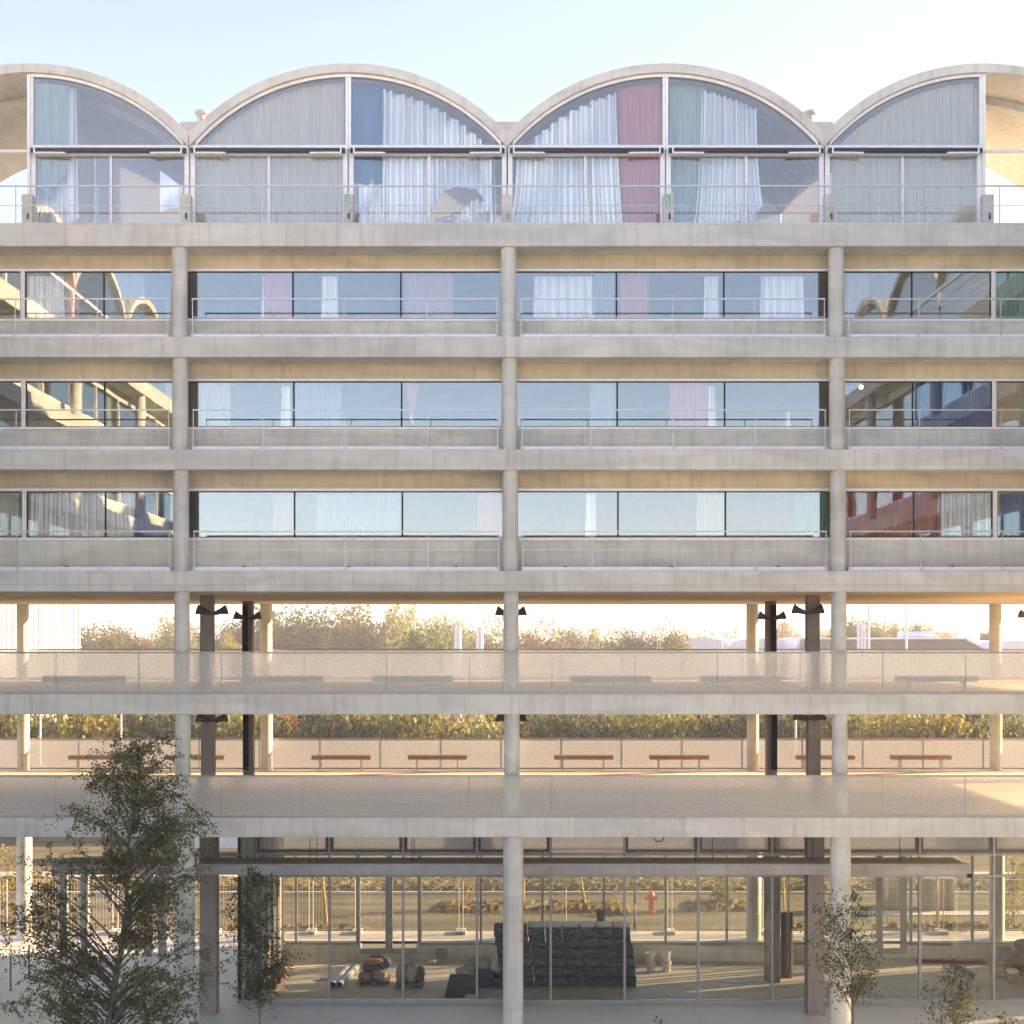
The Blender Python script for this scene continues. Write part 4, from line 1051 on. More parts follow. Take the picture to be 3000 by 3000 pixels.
# hydrant, stakes, bollards, blocks
hy = 18.3; hx = wx(1908, hy); hz0 = -.09
h = thing("fire_hydrant", (hx, hy, hz0), "red fire hydrant standing by the road", "hydrant")
MB().lathe(hx, hy, [(.17, hz0), (.17, hz0 + .06), (.11, hz0 + .07), (.11, hz0 + .52), (.15, hz0 + .54), (.15, hz0 + .66), (.12, hz0 + .76), (.05, hz0 + .83), (.05, hz0 + .88)], 20).build("body", "hydrant_red", h)
for s in (-1, 1):
    MB().tube([(hx + s * .1, hy, hz0 + .58), (hx + s * .25, hy, hz0 + .58)], .075, 12).build("outlet", "hydrant_red", h)
def stake(px, ptop, pbot, Y, lean, r, label, mat="stake_wood"):
    a = Vector((wx(px, Y), Y, -.1)); b_ = Vector((wx(px, Y) + lean, Y, wz(ptop, Y)))
    tag(MB().tube([a, b_], r, 8).build("tree_stake", mat, None, loc=a), label, "stake", "tree stakes by the street")
stake(952, 2562, 0, 15.2, -.12, .05, "orange wooden tree stake behind the left hall glazing")
stake(960, 2562, 0, 15.2, -.2, .045, "pale leaning tree stake beside the orange one")
stake(1534, 2560, 0, 19.5, 0, .045, "pale post right of the middle column"); stake(1716, 2560, 0, 19, -.22, .05, "leaning wooden stake above the stack of bundles")
stake(2747, 2560, 0, 15.2, -.04, .05, "orange stake behind the right hall glazing"); stake(2298, 2560, 0, 19, -.06, .045, "pale stake above the dark form tube")
stake(1362, 2600, 0, 19.2, .1, .03, "thin stake left of the planted sapling"); stake(1372, 2590, 0, 19.2, .25, .03, "thin leaning stake right of the planted sapling")
x = wx(1540, 19); tag(MB().tube([(x, 18.2, .1), (x + .85, 18.4, .28)], .06, 6).build("plank", "cloth_cream", None, loc=(x, 18.2, .1)), "pale plank lying on the planting strip", "plank")
for px, pyb, lb in ((2612, 2660, "left of two dark concrete blocks across the road"), (2730, 2660, "middle dark concrete block across the road"), (2775, 2660, "right dark concrete block across the road")):
    y = 18.9 if px < 2700 else 18.6; x = wx(px, y); w = .42 if px < 2700 else .3
    tag(MB().box(x - w, x + w, y, y + .8, -.09, 1.22).box(x - w + .06, x + w - .06, y - .02, y - .001, .05, 1.1).build("concrete_block", "concrete_square", None, .02, loc=(x, y, -.09)), lb.replace("left of two", "leftmost"), "block", "concrete blocks across the road")
sheet("side_path", "pavement", [wx(2480, 18.5), 60], [17.6, 18.4], -.06)
for px, pyb, lb in ((31, 2902, "thin blue steel post in the left passage, nearer one"), (85, 2868, "thin blue steel post in the left passage, farther one")):
    Y = 10.9 * 3960 / (pyb - CY) - D; x = wx(px, Y)
    tag(MB().lathe(x, Y, [(.06, 0), (.06, .01), (.03, .012), (.03, 1.05), (.02, 1.08)], 14).build("bollard", "post_blue", None, loc=(x, Y, 0)), lb, "bollard", "blue posts in the passage")
for px, pyb, lb in ((184, 2795, "left dark steel post under the left canopy"), (246, 2800, "second dark steel post under the left canopy"), (430, 2800, "third dark steel post under the left canopy"), (473, 2800, "right dark steel post under the left canopy")):
    Y = 10.4; x = wx(px, Y)
    tag(MB().box(x - .12, x + .12, Y, Y + .24, 0, 3.35).box(x - .18, x + .18, Y - .05, Y + .29, 0, .02).build("steel_post", "grey_metal", None, loc=(x, Y, 0)), lb, "post", "steel posts in the left passage")
# light blue van at the far kerb, seen beside the left inner column
vy = 33.0; vx = wx(668, vy)
vn = thing("parked_van", (vx, vy, -.09), "light blue van parked on the far road beside the left square column", "van")
L0, L1 = vx - 1.6, vx + 3.2
MB().prism([(L0, .3), (L1, .3), (L1, 1.15), (L1 - .75, 1.3), (L1 - 1.5, 2.15), (L0, 2.2)], vy - .95, vy + .95).build("body", "van_blue", vn, .06)
for u in (.8, 3.9): MB().tube([(L0 + u, vy - 1.0, .26), (L0 + u, vy - .75, .26)], .34, 18).build("wheel", "black_rubber", vn)
MB().prism([(L1 - 1.55, 1.35), (L1 - .9, 1.35), (L1 - 1.6, 2.05), (L1 - 1.9, 2.05)], vy - .965, vy - .951).build("side_window", "glass_dark", vn)
MB().box(L0 - .03, L0 - .001, vy - .9, vy - .7, .9, 1.3).build("tail_lamp", "hydrant_red", vn)
fc = bpy.data.curves.new("lettering", 'FONT'); fc.body = "671"; fc.size = .62; fc.extrude = .004
ft = bpy.data.objects.new("lettering_curve", fc); C.objects.link(ft)
fm = bpy.data.meshes.new_from_object(ft.evaluated_get(bpy.context.evaluated_depsgraph_get())); bpy.data.objects.remove(ft)
fo = bpy.data.objects.new("lettering", fm); C.objects.link(fo); fo.parent = vn; fo.location = (-.9, -.957, .75); fo.rotation_euler = (math.pi / 2, 0, 0); fm.materials.clear(); fm.materials.append(MATS["white_paint"])
# orange lamp / beacon seen through the birch
c = W(444, 2486, 24); r_ = thing("warning_beacon", (c.x, 24, 0), "orange warning beacon on a pole seen through the big birch", "beacon")
MB().cyl(c.x, 24, -.1, c.z - .14, .03, 10).build("pole", "galvanised", r_); MB().blob((c.x, 24, c.z), (.16, .16, .16), 5, 14, 10, 0).build("lamp", "lamp_orange", r_)

# ------------------------------------------------------------------ far buildings, poles and pipes
def posts(name, lst, Y, r, ptop, z0, cat, label, grp, mat="haze_pole"):
    for k, px in enumerate(lst):
        x = wx(px, Y)
        tag(MB().lathe(x, Y, [(r, z0), (r, wz(ptop, Y)), (r * .6, wz(ptop, Y) + r * .3)], 12).build(name, mat, None, loc=(x, Y, z0)), label % (["first", "second", "third", "fourth", "fifth", "sixth", "seventh"][k]), cat, grp)
posts("flue_pipe", [1337, 1346], 80, .16, 1836, 0, "pipe", "%s white flue pipe of the pair left of the middle column", "white pipes before the far trees", "white_paint")
posts("flue_pipe", [1401, 1410], 80, .16, 1836, 0, "pipe", "%s white flue pipe of the pair nearest the middle column", "white pipes before the far trees", "white_paint")
posts("flue_pipe", [2515, 2525, 2534], 88, .13, 1828, 9, "pipe", "%s white flue pipe of the trio above the dark green roof", "white pipes on the green roof", "white_paint")
posts("mast", [2545, 2655], 88, .11, 1700, 9, "mast", "%s tall grey mast rising from the dark green roof", "tall masts on the green roof")
posts("flue_pipe", [2811, 2822, 2866], 92, .12, 1836, 0, "pipe", "%s white pipe at the right end of the green roof", "white pipes at the right", "white_paint")
posts("light_pole", [2012, 2116], 110, .07, 1850, 0, "pole", "%s thin white pole before the silver sheds", "thin poles by the sheds", "white_paint")
posts("lamp_post", [118, 355], 40, .05, 2060, 0, "lamp post", "%s slim pale lamp post among the left street shrubs", "slim posts among the shrubs")
posts("lamp_post", [2331], 40, .06, 2085, 0, "lamp post", "%s slim lamp post left of the right square column", None)
# glass building at the far left
g = thing("glass_building", (-38, 66, 0), "white ribbed glass building at the far left beyond the deck", "building")
GA, GB = Vector((wx(-520, 48), 48, 0)), Vector((wx(236, 72), 72, 0)); GD = (GB - GA).normalized(); GN = Vector((GD.y, -GD.x, 0)); GLN = (GB - GA).length
def gp(u, d_, z): q = GA + GD * u + GN * d_; return (q.x, q.y, z)
def gbox(mb, u0, u1, d0, d1, z0, z1): return mb.add([gp(u, d_, z) for z in (z0, z1) for u, d_ in ((u0, d0), (u1, d0), (u1, d1), (u0, d1))], [(0, 3, 2, 1), (4, 5, 6, 7), (0, 1, 5, 4), (1, 2, 6, 5), (2, 3, 7, 6), (3, 0, 4, 7)])
gbox(MB(), 0, GLN, 0, -14, 0, 16).build("facade", "channel_glass", g, 0, 0)
rb = MB(); u = 0
while u < GLN: gbox(rb, u, u + .06, .001, .08, 0, 16); u += .6
rb.build("rib", "haze_pole", g, 0, 0)
for zz in (10.2, 11.0, 13.2): gbox(MB(), 0, GLN, .081, .11, zz, zz + .12).build("floor_band", "haze_pole", g, 0, 0)
# silver sheds
def shed(px0, px1, ptop, Y, dep, label, mat="shed_silver"):
    x0, x1 = wx(px0, Y), wx(px1, Y); zt = wz(ptop, Y)
    r_ = thing("silver_shed", ((x0 + x1) / 2, Y + dep / 2, 0), label, "shed", "silver sheds on the skyline")
    MB().box(x0, x1, Y, Y + dep, 0, zt - 1.2).build("wall", mat, r_)
    n = 9; a = [(x0 - .2 + (x1 - x0 + .4) * q / n, zt - 1.2 + 1.2 * math.sin(math.pi * q / n) ** .35) for q in range(n + 1)]; b_ = [(x, zt - 1.35) for x, z in a]
    MB().strip(b_, a, Y - .2, Y + dep + .2).build("roof", mat, r_)
    q = x0 + 1.0
    w = MB()
    while q < x1 - 1: w.box(q, q + .9, Y - .03, Y - .001, zt - 2.3, zt - 1.5); q += 1.6
    w.build("window_band", "glass_dark", r_)
shed(1975, 2130, 1868, 112, 14, "long silver shed left of the right back column"); shed(2132, 2330, 1870, 116, 14, "silver shed behind the right cable tray column"); shed(2335, 2440, 1868, 108, 14, "silver shed just left of the right round column")
shed(2892, 3100, 1876, 106, 14, "low silver shed at the right edge")
g = thing("green_pavilion", (wx(2690, 90), 96, 0), "low pavilion with a dark green fascia and white roof edge", "building")
x0, x1, x2 = wx(2440, 90), wx(2830, 90), wx(2895, 90); zt, zb = wz(1869, 90), wz(1905, 90)
MB().prism([(x0, 0), (x2 - .5, 0), (x2, zb), (x1, zt - .12), (x0, zt - .12)], 90, 104).build("body", "shed_green", g)
MB().box(x0, x1 + .05, 89.8, 104.2, zt - .119, zt + .03).build("roof_edge", "white_paint", g)
MB().prism([(x1 + .05, zt - .05), (x2 + .3, zb - .05), (x2 + .3, zb - .25), (x1 + .05, zt - .25)], 89.9, 104.1).build("roof_slope", "shed_silver", g)
c = W(2690, 1860, 92); tag(MB().box(c.x - 1.4, c.x + 1.4, 92, 94, zt, wz(1850, 92)).box(c.x - 1.3, c.x + 1.3, 91.9, 92, zt + .1, wz(1853, 92)).build("roof_unit", "van_blue", None, .03, loc=(c.x, 93, zt)), "pale blue box on the green pavilion's roof", "roof unit")
# hills
hv = []; hf_ = []; N = 160
for k in range(N + 1):
    a = 2 * math.pi * k / N
    h = 13 + 4 * math.sin(3 * a + 1) + 3 * math.sin(7 * a) + 2 * math.sin(17 * a + 2)
    h = min(h * (1.4 if math.sin(a) < 0 else 1.0), 29)
    for rr, zz in ((760, -2), (900, h), (1200, h * .8), (1500, -2)): hv.append((rr * math.cos(a), rr * math.sin(a), zz))
for k in range(N):
    for j in range(3): q = k * 4 + j; hf_.append((q, q + 4, q + 5, q + 1))
struct(MB().add(hv, hf_).build("hills", "hill_green", None))

# ------------------------------------------------------------------ evening air
m, nt, out = new_mat("haze_air")
pv = nd(nt, "ShaderNodeVolumePrincipled", i_Density=0.0015, i_Anisotropy=0.2); pv.inputs["Color"].default_value = (0.93, 0.93, 0.95, 1)
nt.links.new(pv.outputs[0], out.inputs["Volume"])
hz = MB().box(-1600, 1600, -1600, 1600, -3.5, 31).build("haze", "haze_air", None, 0, 0); hz["kind"] = "stuff"
# ------------------------------------------------------------------ trees
def leaf_mesh(pts, size, rng, jit=.5, up=.3):
    """one small folded leaf per point"""
    n = len(pts); P = np.asarray(pts)
    d = rng.normal(size=(n, 3)); d[:, 2] += -up; d /= np.linalg.norm(d, axis=1)[:, None]
    u = np.cross(d, rng.normal(size=(n, 3))); u /= np.linalg.norm(u, axis=1)[:, None]
    s = size * (1 + jit * rng.uniform(-1, 1, n))[:, None]
    v = np.stack([P, P + d * s * .5 + u * s * .34, P + d * s, P + d * s * .5 - u * s * .34], 1).reshape(-1, 3)
    f = np.arange(4 * n).reshape(-1, 4)
    return v, f
def mesh_np(name, v, f, mat):
    me = bpy.data.meshes.new(name)
    me.vertices.add(len(v)); me.vertices.foreach_set("co", np.asarray(v, 'f').ravel())
    me.loops.add(f.size); me.loops.foreach_set("vertex_index", f.ravel().astype('i'))
    me.polygons.add(len(f)); me.polygons.foreach_set("loop_start", np.arange(0, f.size, f.shape[1], dtype='i'))
    me.update(); me.validate(); me.materials.append(MATS[mat]); return me
def crown_points(n, rng, nb=26, lob=.42, shape=(1, 1, 1), gp_=-.3):
    """unit crown: leaf clumps over an uneven set of lobes, flat base at z=0 top z=2"""
    c = rng.normal(size=(nb, 3)); c /= np.linalg.norm(c, axis=1)[:, None]; c *= rng.uniform(.35, .78, nb)[:, None]
    r = rng.uniform(.5, 1.15, nb) * lob
    k = rng.integers(0, nb, n)
    q = rng.normal(size=(n, 3)); q /= np.linalg.norm(q, axis=1)[:, None]
    q *= (rng.uniform(0, 1, n) ** .33)[:, None]
    p = c[k] + q * r[k][:, None]
    gap = np.sin(p[:, 0] * 9 + 1) * np.sin(p[:, 1] * 8) * np.sin(p[:, 2] * 9 + 2)
    p = p[gap > gp_]
    p = p / np.quantile(np.abs(p), .985, axis=0)
    return p * np.array(shape)
CROWN = {}
def crown_mesh(kind, v):
    key = (kind, v)
    if key not in CROWN:
        rng = np.random.default_rng(v * 17 + len(kind))
        if kind == "far": p = crown_points(9000, rng, 20, .52, (1, 1, 1), -.6); size = .07
        elif kind == "poplar": p = crown_points(7000, rng, 24, .42, (.8, .8, 1.1), -.6); size = .07
        else: p = crown_points(6500, rng, 34, .40); size = .095
        vv, ff = leaf_mesh(p, size, rng)
        CROWN[key] = mesh_np("crown", vv, ff, "leaf_green")
    return CROWN[key]
TRUNK = {}
def trunk_mesh(v):
    if v not in TRUNK:
        r = random.Random(v + 50); mb = MB()
        mb.tube([(0, 0, -.02), (.01, .01, .5), (.03 * r.uniform(-1, 1), .02, 1.0)], [.035, .025, .012], 7)
        for k in range(7):
            a = k * 2.4 + v; z0 = .35 + .07 * k
            mb.tube([(0, 0, z0), (.14 * math.cos(a), .14 * math.sin(a), z0 + .12), (.3 * math.cos(a), .3 * math.sin(a), z0 + .26)], [.014, .009, .004], 5)
        me = bpy.data.meshes.new("trunk"); me.from_pydata(mb.v, [], mb.f); me.shade_smooth(); me.materials.append(MATS["bark"]); TRUNK[v] = me
    return TRUNK[v]
TI = 0
def tree(px, ptop, wpx, Y, mat, label, group, kind="far", name="tree", low=.18, cat="tree"):
    global TI; TI += 1
    k = (D + Y) / (D * PPM); x = wx(px, Y); h = wz(ptop, Y) + .1; w = wpx * k
    r_ = thing(name, (x, Y, -.1), label, cat, group)
    v = TI % 5
    cr = bpy.data.objects.new("crown", crown_mesh(kind, v)); C.objects.link(cr); cr.parent = r_
    ch = h * (1 - low) / 2
    if kind == "mid": w *= 1.75
    else: w *= 1.5; ch = min(ch, (.62 if kind == "far" else .95) * w)
    cr.location = (0, 0, h - ch); cr.scale = (w / 2, w / 2, ch); cr.rotation_euler = (0, 0, TI * 1.7)
    cr.material_slots[0].link = 'OBJECT'; cr.material_slots[0].material = MATS[mat]
    tr = bpy.data.objects.new("trunk", trunk_mesh(v)); C.objects.link(tr); tr.parent = r_; tr.scale = (h * .9, h * .9, h * .85)
FAR = [  # px, top, width, Y, colour, kind, words
    (195, 1848, 120, 120, "leaf_dark", "far", "dark low tree beside the glass building"), (272, 1838, 110, 118, "leaf_dark", "far", "dark green tree right of the glass building"),
    (345, 1828, 120, 110, "leaf_olive", "far", "olive tree third from the glass building"), (455, 1820, 150, 112, "leaf_orange", "far", "wide orange brown tree left of the left round column"),
    (510, 1835, 100, 104, "leaf_pale", "far", "pale tree half hidden by the left round column"), (575, 1832, 110, 120, "leaf_dark", "far", "dark tree between the left round and square columns"),
    (650, 1838, 110, 116, "leaf_green", "far", "green tree right of the left square column"), (705, 1815, 100, 122, "leaf_dark", "far", "dark tree behind the left cable tray column"),
    (680, 1864, 64, 90, "leaf_yellow", "far", "small yellow bushy tree before the darker trees"), (770, 1795, 130, 120, "leaf_green", "far", "green tree behind the left back column"),
    (860, 1783, 170, 112, "leaf_green", "far", "large rounded green tree right of the left back column"), (905, 1800, 120, 104, "leaf_dark", "far", "dark blue green tree before the large rounded one"),
    (985, 1782, 150, 115, "leaf_olive", "far", "large olive tree at the crest of the far wood"), (1060, 1782, 140, 110, "leaf_olive", "far", "rounded olive tree right of the crest"),
    (1150, 1784, 95, 108, "leaf_pale", "poplar", "tall pale pointed tree in the far wood"), (1205, 1798, 90, 112, "leaf_pale", "poplar", "second pale pointed tree in the far wood"),
    (1265, 1812, 100, 116, "leaf_pale", "far", "pale tree left of the white flue pipes"), (1330, 1800, 120, 118, "leaf_pale", "far", "pale rounded tree behind the white flue pipes"),
    (1420, 1806, 130, 120, "leaf_pale", "far", "faded tree just left of the middle column"), (1225, 1850, 130, 84, "leaf_green", "far", "low green tree before the pale pointed ones"),
    (1545, 1840, 110, 125, "leaf_pale", "far", "faded tree just right of the middle column"), (1600, 1824, 130, 120, "leaf_orange", "far", "broad tan tree right of the middle column"),
    (1680, 1836, 100, 120, "leaf_olive", "far", "olive tree right of the broad tan tree"), (1755, 1828, 90, 112, "leaf_pale", "poplar", "pale pointed tree right of the middle bay centre"),
    (1832, 1848, 80, 104, "leaf_green", "far", "small rounded green tree left of the big lone one"), (1878, 1860, 70, 104, "leaf_green", "far", "smallest rounded green tree beside the big lone one"),
    (1945, 1826, 110, 104, "leaf_olive", "far", "big lone rounded tree left of the silver sheds"), (2040, 1852, 120, 150, "leaf_orange", "far", "low tan tree behind the silver sheds"), (2130, 1856, 110, 150, "leaf_pale", "far", "low pale tree behind the silver sheds"),
    (2305, 1826, 75, 150, "leaf_orange", "far", "faded rosy tree between the right dark columns"), (2420, 1840, 60, 140, "leaf_pale", "far", "pale tree left of the right round column"),
    (2505, 1803, 90, 112, "leaf_green", "far", "green tree behind the trio of white flue pipes"), (2580, 1818, 80, 112, "leaf_olive", "far", "olive tree between the two tall masts"),
    (2625, 1812, 80, 116, "leaf_olive", "poplar", "pointed olive tree left of the second tall mast"), (2680, 1830, 80, 118, "leaf_green", "far", "low green tree right of the second tall mast"),
    (2740, 1836, 90, 125, "leaf_orange", "far", "rosy tan tree above the green pavilion"), (2790, 1842, 70, 130, "leaf_orange", "far", "smaller rosy tan tree above the green pavilion"),
    (2885, 1842, 60, 120, "leaf_dark", "far", "dark tree behind the right back column"), (2955, 1856, 90, 150, "leaf_orange", "far", "low reddish tree near the right edge"),
]
for px, tp, w, Y, mt, kd, lb in FAR:
    tree(px, tp, w, Y, mt, lb, "trees on the skyline beyond the decks", kd, "tree", .12)
MID = [(-30, "leaf_olive", 2050), (60, "leaf_pale", 2060), (170, "leaf_olive", 2045), (250, "leaf_yellow", 2050), (330, "leaf_dark", 2040), (410, "leaf_yellow", 2055), (470, "leaf_dark", 2050), (560, "leaf_olive", 2050),
       (650, "leaf_yellow", 2050), (740, "leaf_olive", 2055), (815, "leaf_red", 2105), (880, "leaf_olive", 2050), (965, "leaf_dark", 2055), (1050, "leaf_olive", 2060), (1130, "leaf_yellow", 2050), (1195, "leaf_olive", 2060),
       (1270, "leaf_orange", 2085), (1335, "leaf_red", 2105), (1400, "leaf_pale", 2110), (1465, "leaf_yellow", 2075), (1550, "leaf_olive", 2050), (1640, "leaf_dark", 2055), (1740, "leaf_olive", 2050), (1830, "leaf_pale", 2060), (1920, "leaf_olive", 2050),
       (2000, "leaf_yellow", 2060), (2085, "leaf_olive", 2050), (2170, "leaf_dark", 2060), (2250, "leaf_olive", 2055), (2340, "leaf_dark", 2050), (2430, "leaf_olive", 2055), (2520, "leaf_yellow", 2055), (2610, "leaf_olive", 2050),
       (2700, "leaf_yellow", 2060), (2770, "leaf_dark", 2060), (2850, "leaf_dark", 2050), (2930, "leaf_olive", 2055), (3020, "leaf_olive", 2055)]
NM = {"leaf_olive": "olive green", "leaf_pale": "pale straw", "leaf_yellow": "yellow green", "leaf_dark": "dark green", "leaf_red": "rusty red", "leaf_orange": "orange tinged"}
cnt = {}
for k, (px, mt, tp) in enumerate(MID):
    cnt[mt] = cnt.get(mt, -1) + 1
    Y = 44 + (k % 3) * 3.0
    tree(px, tp + 0, 150, Y, mt, f"{NM[mt]} street shrub seen under the upper deck, {ORD[cnt[mt]]} of that colour", "shrubs along the far street", "mid", "shrub", .03, "shrub")
# undergrowth that fills the meadow between the shrubs and the skyline trees
rng = np.random.default_rng(4)
P = np.column_stack([rng.uniform(-75, 85, 26000), rng.uniform(52, 100, 26000), rng.uniform(0, 1, 26000)])
hmap = 1.2 + 1.6 * (np.sin(P[:, 0] * .35) * np.sin(P[:, 1] * .3 + P[:, 0] * .1) + 1)
P[:, 2] = P[:, 2] ** .6 * hmap
vv, ff = leaf_mesh(P, .8, rng); uo = bpy.data.objects.new("undergrowth", mesh_np("undergrowth", vv, ff, "leaf_olive")); C.objects.link(uo); uo["kind"] = "stuff"
P = np.column_stack([rng.uniform(-38, 45, 9000), rng.uniform(22.6, 25.3, 9000), rng.uniform(.05, .5, 9000)])
P = P[(np.sin(P[:, 0] * 1.1) + np.sin(P[:, 0] * .37 + 1)) > .1]
vv, ff = leaf_mesh(P, .16, rng); uo = bpy.data.objects.new("verge_plants", mesh_np("verge_plants", vv, ff, "leaf_olive")); C.objects.link(uo); uo["kind"] = "stuff"

# birches and young trees before the facade and by the street
def poly_at(pl_, y):
    pl_ = sorted(pl_)
    return pl([(a, b_) for a, b_ in pl_], y)
def near_tree(name, label, Y, trunk, rad, outline, limbs, twigs, leaves, size, mat, seed, bark="birch_bark", depth=.8, rise=.5, droop=.12):
    """trunk: [(py, px)], outline: [(py, pxl, pxr)] in reference pixels; becomes limbs and leaves in metres round the trunk"""
    r = random.Random(seed); rng = np.random.default_rng(seed)
    k = (D + Y) / (D * PPM)
    tr = sorted(trunk)
    zb = 0.0; ybase = CY + EYE / k
    x_b = wx(tr[-1][1], Y)
    root = thing(name, (x_b, Y, 0), label, "tree")
    pts = [Vector((wx(px, Y), Y + .1 * math.sin(py * .01), wz(py, Y))) for py, px in tr][::-1]
    if pts[0].z > 0: pts = [Vector((pts[0].x, Y, -.02))] + pts
    n = len(pts); rr = [rad * (1 - .9 * q / (n - 1)) for q in range(n)]
    T = MB().tube(pts, rr, 10)
    o0, o1 = min(q[0] for q in outline), max(q[0] for q in outline)
    L = []
    ol = [(a, b_) for a, b_, c_ in sorted(outline)]; orr = [(a, c_) for a, b_, c_ in sorted(outline)]
    for q in range(limbs):
        f = (q + r.random()) / limbs
        pyt = o0 + (o1 - o0) * (f ** .85) * .99            # tip height
        lft, rgt = pl(ol, pyt), pl(orr, pyt)
        tx = r.uniform(lft, rgt) if r.random() < .45 else (r.uniform(lft, lft + .25 * (rgt - lft)) if r.random() < .5 else r.uniform(rgt - .25 * (rgt - lft), rgt))
        pxt = pl(tr, pyt)
        hw = abs(tx - pxt)
        pys = min(pyt + rise * hw + r.uniform(20, 60), tr[-1][0] if tr[-1][0] < 3000 else ybase - 60)
        a = Vector((wx(pl(tr, pys), Y), Y, wz(pys, Y))); tip = Vector((wx(tx, Y), Y + r.uniform(-1, 1) * depth, wz(pyt, Y)))
        m1 = a.lerp(tip, .35) + Vector((0, 0, .10 * (tip - a).length)); m2 = a.lerp(tip, .7) + Vector((0, 0, .10 * (tip - a).length))
        T.tube([a, m1, m2, tip], [rad * .26, rad * .18, rad * .11, rad * .05], 5)
        L.append((a, m1, m2, tip))
    P = []
    for a, m1, m2, tip in L:
        ln = (tip - a).length
        for q in range(twigs):
            t = r.uniform(.3, 1); s = (a.lerp(m1, t * 3) if t < .33 else m1.lerp(m2, (t - .33) * 3) if t < .66 else m2.lerp(tip, (t - .66) * 2.94))
            tl = r.uniform(.22, .5) * max(.5, min(1.4, ln))
            e = s + Vector((r.gauss(0, 1), r.gauss(0, .8), r.gauss(.15, .55))).normalized() * tl + Vector((0, 0, -droop))
            mid = s.lerp(e, .5) + Vector((0, 0, .06))
            T.tube([s, mid, e], [rad * .05, rad * .04, rad * .02], 3)
            nl = max(3, int(leaves * r.uniform(.4, 1.5)))
            for z in range(nl):
                u = r.uniform(.15, 1.05); p = s.lerp(mid, u * 2) if u < .5 else mid.lerp(e, u * 2 - 1)
                P.append(p + Vector((r.gauss(0, .05), r.gauss(0, .05), r.gauss(-.03, .05))))
    T.build("trunk", bark, root, 0, 60)
    P = np.array([tuple(p) for p in P]) - np.array([x_b, Y, 0])
    P = P[P[:, 2] > .1]
    v, f = leaf_mesh(P, size, rng, .4, .5)
    o = bpy.data.objects.new("crown", mesh_np("crown", v, f, mat)); C.objects.link(o); o.parent = root
    return root
near_tree("birch_tree", "tall airy birch with small dark leaves before the left facade", -4.5,
          [(2165, 408), (2300, 405), (2400, 388), (2560, 365), (2650, 370), (2800, 350), (2900, 335), (3000, 322), (3260, 318)], .10,
          [(2160, 380, 430), (2195, 270, 470), (2260, 240, 540), (2330, 235, 560), (2350, 240, 625), (2385, 200, 600), (2440, 160, 580), (2500, 150, 600), (2560, 60, 580), (2640, 10, 590), (2760, 20, 640), (2850, 0, 640), (2930, 50, 640), (3000, 30, 650), (3080, 60, 640)],
          130, 13, 25, .063, "leaf_birch", 5, depth=1.5)
near_tree("birch_tree", "slender young birch before the hall glazing at left", -.9,
          [(2540, 748), (2650, 752), (2800, 756), (2930, 760), (3100, 764)], .032,
          [(2535, 735, 760), (2570, 700, 790), (2650, 680, 815), (2720, 660, 825), (2770, 640, 850), (2820, 660, 845), (2860, 690, 800), (2905, 720, 795)],
          54, 9, 14, .062, "leaf_young", 8, depth=.35, rise=.9)
near_tree("young_tree", "young tree with upswept branches before the right round column", -1.4,
          [(2640, 2478), (2760, 2486), (2860, 2494), (2930, 2497), (3120, 2500)], .034,
          [(2600, 2450, 2500), (2640, 2385, 2520), (2690, 2375, 2560), (2750, 2365, 2575), (2785, 2355, 2560), (2810, 2380, 2600), (2850, 2420, 2560), (2890, 2450, 2530)],
          40, 8, 11, .062, "leaf_young", 14, bark="birch_bark", depth=.4, rise=1.2)
near_tree("shrub", "leafy shrub rising from the bottom edge at right", -2.2,
          [(2815, 2775), (2900, 2785), (3000, 2795), (3150, 2800)], .022,
          [(2812, 2745, 2810), (2860, 2720, 2850), (2910, 2715, 2860), (2960, 2690, 2885), (3010, 2680, 2900), (3060, 2690, 2900)],
          34, 7, 10, .066, "leaf_young", 21, depth=.4, rise=.9)
near_tree("shrub", "small dark sprig at the bottom right corner", -2.2, [(2945, 2952), (3000, 2955), (3130, 2957)], .014,
          [(2942, 2945, 2960), (2970, 2935, 2970), (3000, 2930, 2985), (3040, 2925, 2990)], 12, 4, 6, .07, "leaf_young", 23, depth=.12, rise=.8)
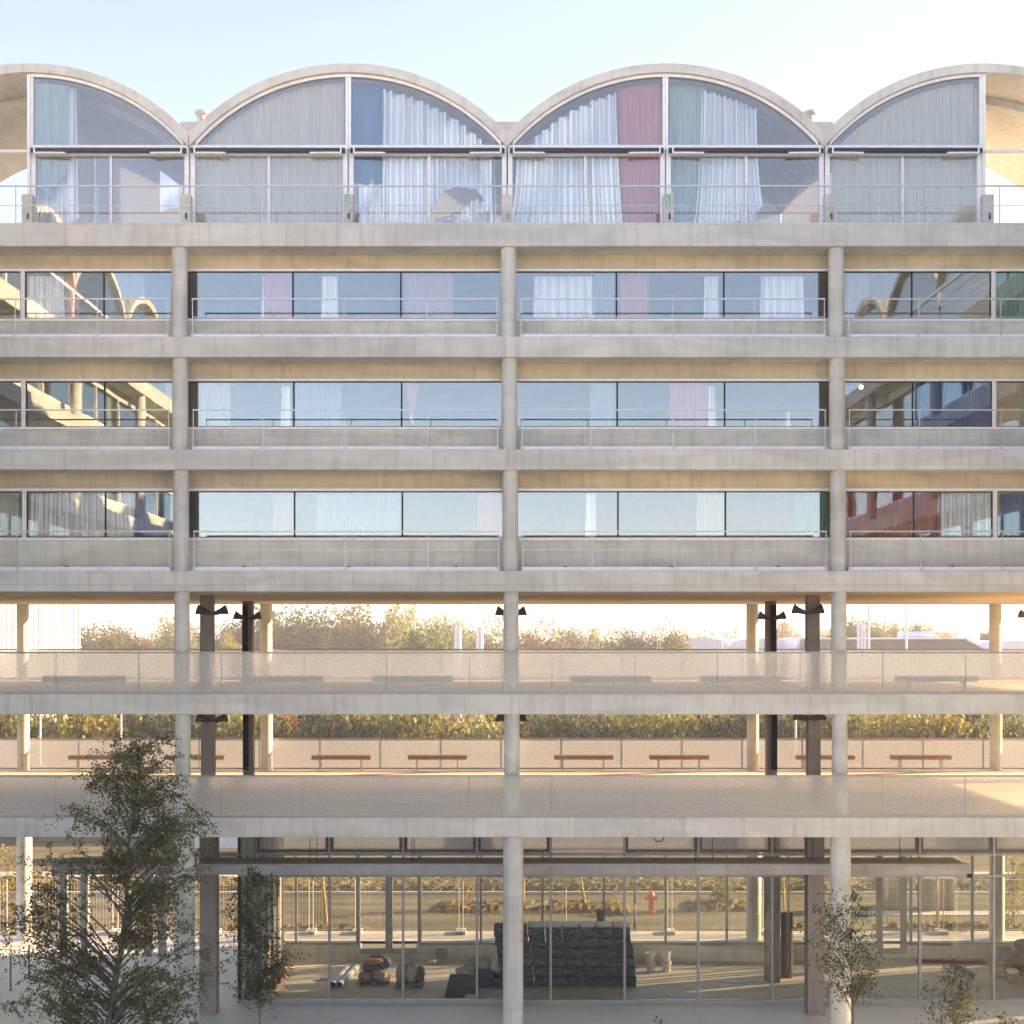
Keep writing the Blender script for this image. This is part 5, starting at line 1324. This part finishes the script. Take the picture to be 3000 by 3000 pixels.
near_tree("shrub", "tiny sprig tip at the bottom edge near the buckets", -2.2, [(2978, 1936), (3010, 1942), (3130, 1945)], .01,
          [(2976, 1930, 1942), (3000, 1930, 1952), (3040, 1925, 1955)], 7, 3, 5, .06, "leaf_young", 25, depth=.1, rise=.8)
near_tree("shrub", "tiny leaf tip at the bottom edge right of the buckets", -2.2, [(2988, 2060), (3010, 2061), (3130, 2062)], .01,
          [(2990, 2056, 2064), (3010, 2052, 2068), (3040, 2050, 2070)], 6, 3, 4, .055, "leaf_young", 27, depth=.1, rise=.8)
near_tree("sapling", "shrubby yellowing sapling on the mound behind the hall", 19.3, [(2560, 2120), (2600, 2120), (2655, 2122), (2660, 2122)], .03,
          [(2540, 2095, 2150), (2575, 2085, 2165), (2610, 2095, 2160), (2630, 2105, 2145)], 16, 6, 9, .11, "leaf_olive", 31, bark="bark", depth=.6, rise=1.3)
near_tree("sapling", "staked young sapling on the planting strip left of the middle column", 19.2, [(2520, 1368), (2580, 1367), (2655, 1366)], .03,
          [(2500, 1345, 1395), (2540, 1335, 1400), (2580, 1345, 1395)], 14, 5, 7, .10, "leaf_yellow", 33, bark="birch_bark", depth=.5, rise=1.0)
near_tree("sapling", "white barked sapling beside the stack of dark bundles", 14.7, [(2440, 1861), (2560, 1862), (2650, 1861), (2740, 1860)], .075,
          [(2420, 1830, 1900), (2470, 1810, 1910), (2520, 1825, 1900)], 14, 5, 8, .10, "leaf_olive", 35, bark="birch_bark", depth=.6, rise=1.0)
near_tree("sapling", "yellow leaved sapling at the right edge behind the hall", 15.5, [(2480, 2965), (2600, 2968), (2740, 2970)], .04,
          [(2470, 2940, 3000), (2540, 2920, 3030), (2620, 2935, 3010), (2660, 2945, 2990)], 20, 6, 9, .11, "leaf_yellow", 37, bark="bark", depth=.7, rise=1.0)
near_tree("sapling", "bare yellow sapling at the left edge behind the passage", 15.5, [(2480, 20), (2600, 18), (2740, 15)], .04,
          [(2470, -10, 50), (2540, -30, 60), (2640, -20, 50)], 18, 6, 6, .09, "leaf_yellow", 39, bark="bark", depth=.7, rise=1.0)
